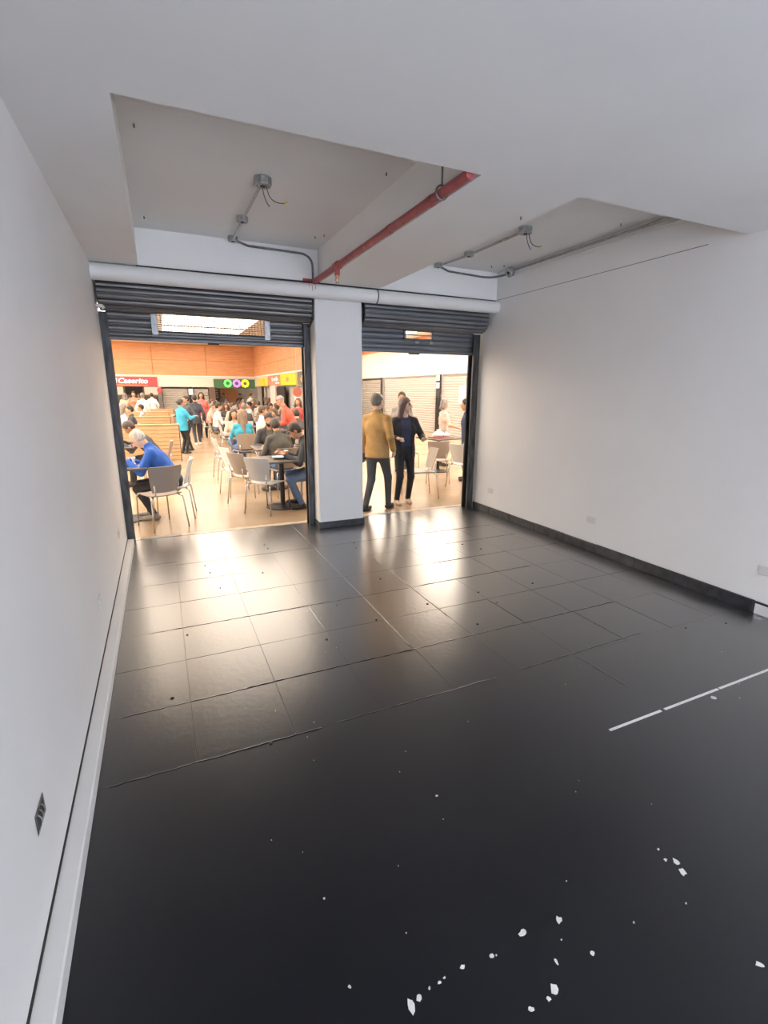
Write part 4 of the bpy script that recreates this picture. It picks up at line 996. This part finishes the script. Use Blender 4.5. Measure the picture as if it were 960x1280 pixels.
# beyond the mesh-panel shutter
person(0.03, 7.22, 82, 'balding person in a bright blue jacket sitting and leaning over a table', 'sit', h=1.70, top=(.05, .14, .45), jacket=(.025, .12, .52), bot=BLK, shoe=(.30, .26, .22), skin=2, hair=(.55, .53, .50), style='balding',
       lean=30, hpitch=18, hands=((.12, .50, .80), (-.12, .48, .80)), feet=((.10, .30), (-.12, .22)), vx=NV, wide=1.10)
person(2.08, 7.12, 76, 'person in a dark puffer jacket, blue jeans and black sneakers at the orange drink table', 'sit', h=1.74, top=BLK, jacket=(.035, .04, .05), bot=(.11, .17, .30), shoe=(.03, .03, .035), skin=1, hair=(.05, .04, .035),
       lean=24, hpitch=15, hands=((.14, .48, .80), (-.16, .44, .80)), feet=((.16, .30), (-.24, .22)), vx=NV)
person(1.80, 8.12, 14, 'person in a brown-black jacket seen from behind at the middle table', 'sit', h=1.68, top=BLK, jacket=(.085, .080, .070), bot=JEAN, skin=1, hair=(.055, .045, .04), style='short', lean=20, hyaw=-20, vx=MV, wide=1.06)
person(1.84, 9.42, 178, 'bearded person in a dark jacket facing the shop across the middle table', 'sit', h=1.72, top=(.16, .14, .13), jacket=(.045, .045, .05), openw=.05, bot=BLK, skin=1, hair=(.03, .025, .02), lean=12, vx=MV, beard=True)
person(1.62, 11.1, 6, 'person with very long brown hair and turquoise sleeves seen from behind', 'sit', h=1.70, top=(.05, .36, .52), bot=JEAN, skin=2, hair=(.24, .17, .12), style='verylong', lean=4, vx=MV)
person(1.60, 12.35, 180, 'person in a cream top facing the long-haired person in turquoise', 'sit', h=1.66, top=(.55, .46, .36), bot=JEAN, skin=1, hair=(.06, .04, .03), style='long', lean=8, vx=FV)
person(-.15, 9.95, 86, 'person in a dark charcoal jacket leaning over a table by the booths', 'sit', h=1.70, top=BLK, jacket=(.055, .055, .062), bot=BLK, skin=3, hair=(.07, .05, .045), lean=36, hpitch=10, hands=((.15, .56, .80), (-.15, .54, .80)), vx=MV, wide=1.05)
person(.52, 14.7, -60, 'short person in a turquoise jacket and black trousers standing in the aisle', h=1.52, top=(.05, .36, .52), jacket=(.05, .40, .60), bot=(.02, .02, .022), skin=1, hair=(.06, .05, .045), style='bun', hands=((.15, .32, 1.02), (-.18, .28, .98)), vx=MV, wide=1.10)
person(.70, 15.45, 120, 'person in dark clothes facing the turquoise jacket in the aisle', h=1.60, top=GREY, jacket=(.07, .075, .09), bot=(.035, .035, .045), skin=1, hands=((.15, .30, 1.02), (-.2, .1, .9)), vx=MV)
person(1.02, 16.85, 10, 'person in a dark hooded top and white shoes walking away up the aisle', h=1.62, top=(.05, .055, .075), jacket=(.05, .055, .075), bot=(.055, .06, .075), shoe=(.8, .8, .8), skin=1, hair=(.05, .04, .035), feet=((.10, .10), (-.08, -.10)), vx=MV)
# crowd at the far tables
CR = [(.75, .73, .70), (.55, .10, .09), (.10, .10, .12), (.30, .28, .30), (.62, .50, .38), (.16, .20, .32), (.70, .35, .28), (.42, .40, .42), (.08, .08, .09), (.66, .60, .52)]
CN = ['white', 'red', 'black', 'dark grey', 'tan', 'slate blue', 'salmon', 'mid grey', 'near-black', 'oatmeal']
HS = ['short', 'long', 'short', 'bob', 'short', 'bun']; HC = [(.04, .03, .025), (.10, .06, .04), (.03, .025, .02), (.20, .17, .15)]
TB = [(3.05, 12.55, 'first'), (2.45, 14.2, 'second'), (3.6, 14.9, 'third'), (2.35, 16.5, 'fourth'), (3.65, 17.2, 'fifth'), (2.35, 19.0, 'sixth'), (3.7, 19.8, 'seventh'), (2.75, 21.6, 'eighth'), (3.9, 22.6, 'ninth'), (2.3, 24.2, 'tenth'), (3.7, 25.2, 'eleventh')]
K = 0
for ti, (tx, ty, on) in enumerate(TB):
    table(tx, ty, 'dark pedestal table, %s of the crowded tables counted from the shop' % on, 5*ti)
    seats = [(-.62, .05, -90), (.62, -.02, 90), (.02, -.64, 0), (-.03, .64, 180)]
    for si, (dx, dy, a) in enumerate(seats):
        if (ti+si) % 5 == 4: continue
        kd = ('taupeplastic', 'greyplastic', 'whiteplastic')[(ti+si) % 3]
        wn = ('aisle side', 'kiosk side', 'shop side', 'far side')[si]
        c = chair(tx+dx*1.2, ty+dy*1.2, a, kd, '%s cafe chair on the %s of the %s crowded table' % ({'t': 'taupe', 'g': 'grey', 'w': 'white'}[kd[0]], wn, on), 'chairs at the crowded tables')
        if si == 2 and ti in (1, 4): continue
        ci = (ti*3+si*4+ti//3) % 10
        tp = CR[ci]; K += 1
        person(tx+dx*1.2, ty+dy*1.2, a+random.uniform(-10, 10), 'person in a %s top on the %s of the %s crowded table' % (CN[ci], wn, on), 'sit', h=random.uniform(1.60, 1.78), top=tp, bot=random.choice([BLK, JEAN, GREY]), skin=random.randrange(3),
               hair=random.choice(HC), style=HS[(ti*2+si) % 6], jacket=tp if K % 2 else None, lean=random.uniform(4, 24), hyaw=random.uniform(-25, 25), vx=FV, wide=random.uniform(.98, 1.1), group='people at the crowded tables')
person(2.80, 11.25, 60, 'person in an orange-red and black jacket and grey cap bending by the kiosk side', h=1.70, top=(.6, .10, .06), jacket=(.62, .11, .07), bot=BLK, skin=1, hair=None, cap=(.30, .25, .24), lean=26, hands=((.2, .42, .95), (-.2, .40, .95)), vx=MV)
person(3.55, 13.7, 150, 'person in a dark red top standing between the crowded tables', h=1.55, top=(.42, .08, .07), bot=(.3, .25, .22), skin=1, hair=(.12, .07, .05), style='long', vx=FV)
# people at the booths and behind the counters
for x_, y_, a, lb, tp, ps_, hs_ in [(-.55, 18.2, 90, 'person in a patterned grey top in the booth behind the second partition', (.35, .33, .36), 'sit', 'short'), (-1.0, 16.2, -90, 'person in a white and grey top in the booth before the second partition', (.6, .6, .62), 'sit', 'long'),
        (-.75, 15.6, 100, 'person in black in the booth before the second partition', (.05, .05, .06), 'sit', 'short'), (-.60, 21.6, -20, 'person in a cream shirt standing by the third booth partition', (.78, .72, .62), 'stand', 'short'),
        (-1.05, 25.5, 180, 'person in an orange-brown top queuing near the red sign', (.45, .22, .14), 'stand', 'short'), (-1.45, 26.2, 0, 'person in a tan top queuing near the red sign', (.62, .42, .32), 'stand', 'long'),
        (-.30, 26.5, 20, 'person in white beside the display stand', (.75, .74, .72), 'stand', 'short'), (-.95, HY+1.2, 180, 'cook in white behind the steel counter', (.8, .8, .78), 'stand', 'short'),
        (1.42, 19.6, 180, 'person in a bright coral top standing at the aisle edge', (.75, .16, .14), 'stand', 'long'), (3.3, HY+1.1, 180, 'server in grey behind the brown counter', (.22, .22, .25), 'stand', 'short'), (4.2, HY+1.1, 180, 'server in black behind the brown counter', (.04, .04, .045), 'stand', 'short'),
        (4.35, 26.6, -60, 'person in a pale top waiting under the split yellow sign', (.68, .62, .56), 'stand', 'short')]:
    person(x_, y_, a, lb, ps_, h=random.uniform(1.55, 1.72), top=tp, bot=random.choice([BLK, GREY, JEAN]), skin=random.randrange(3), hair=random.choice(HC), style=hs_, jacket=tp, vx=FV, lean=4)
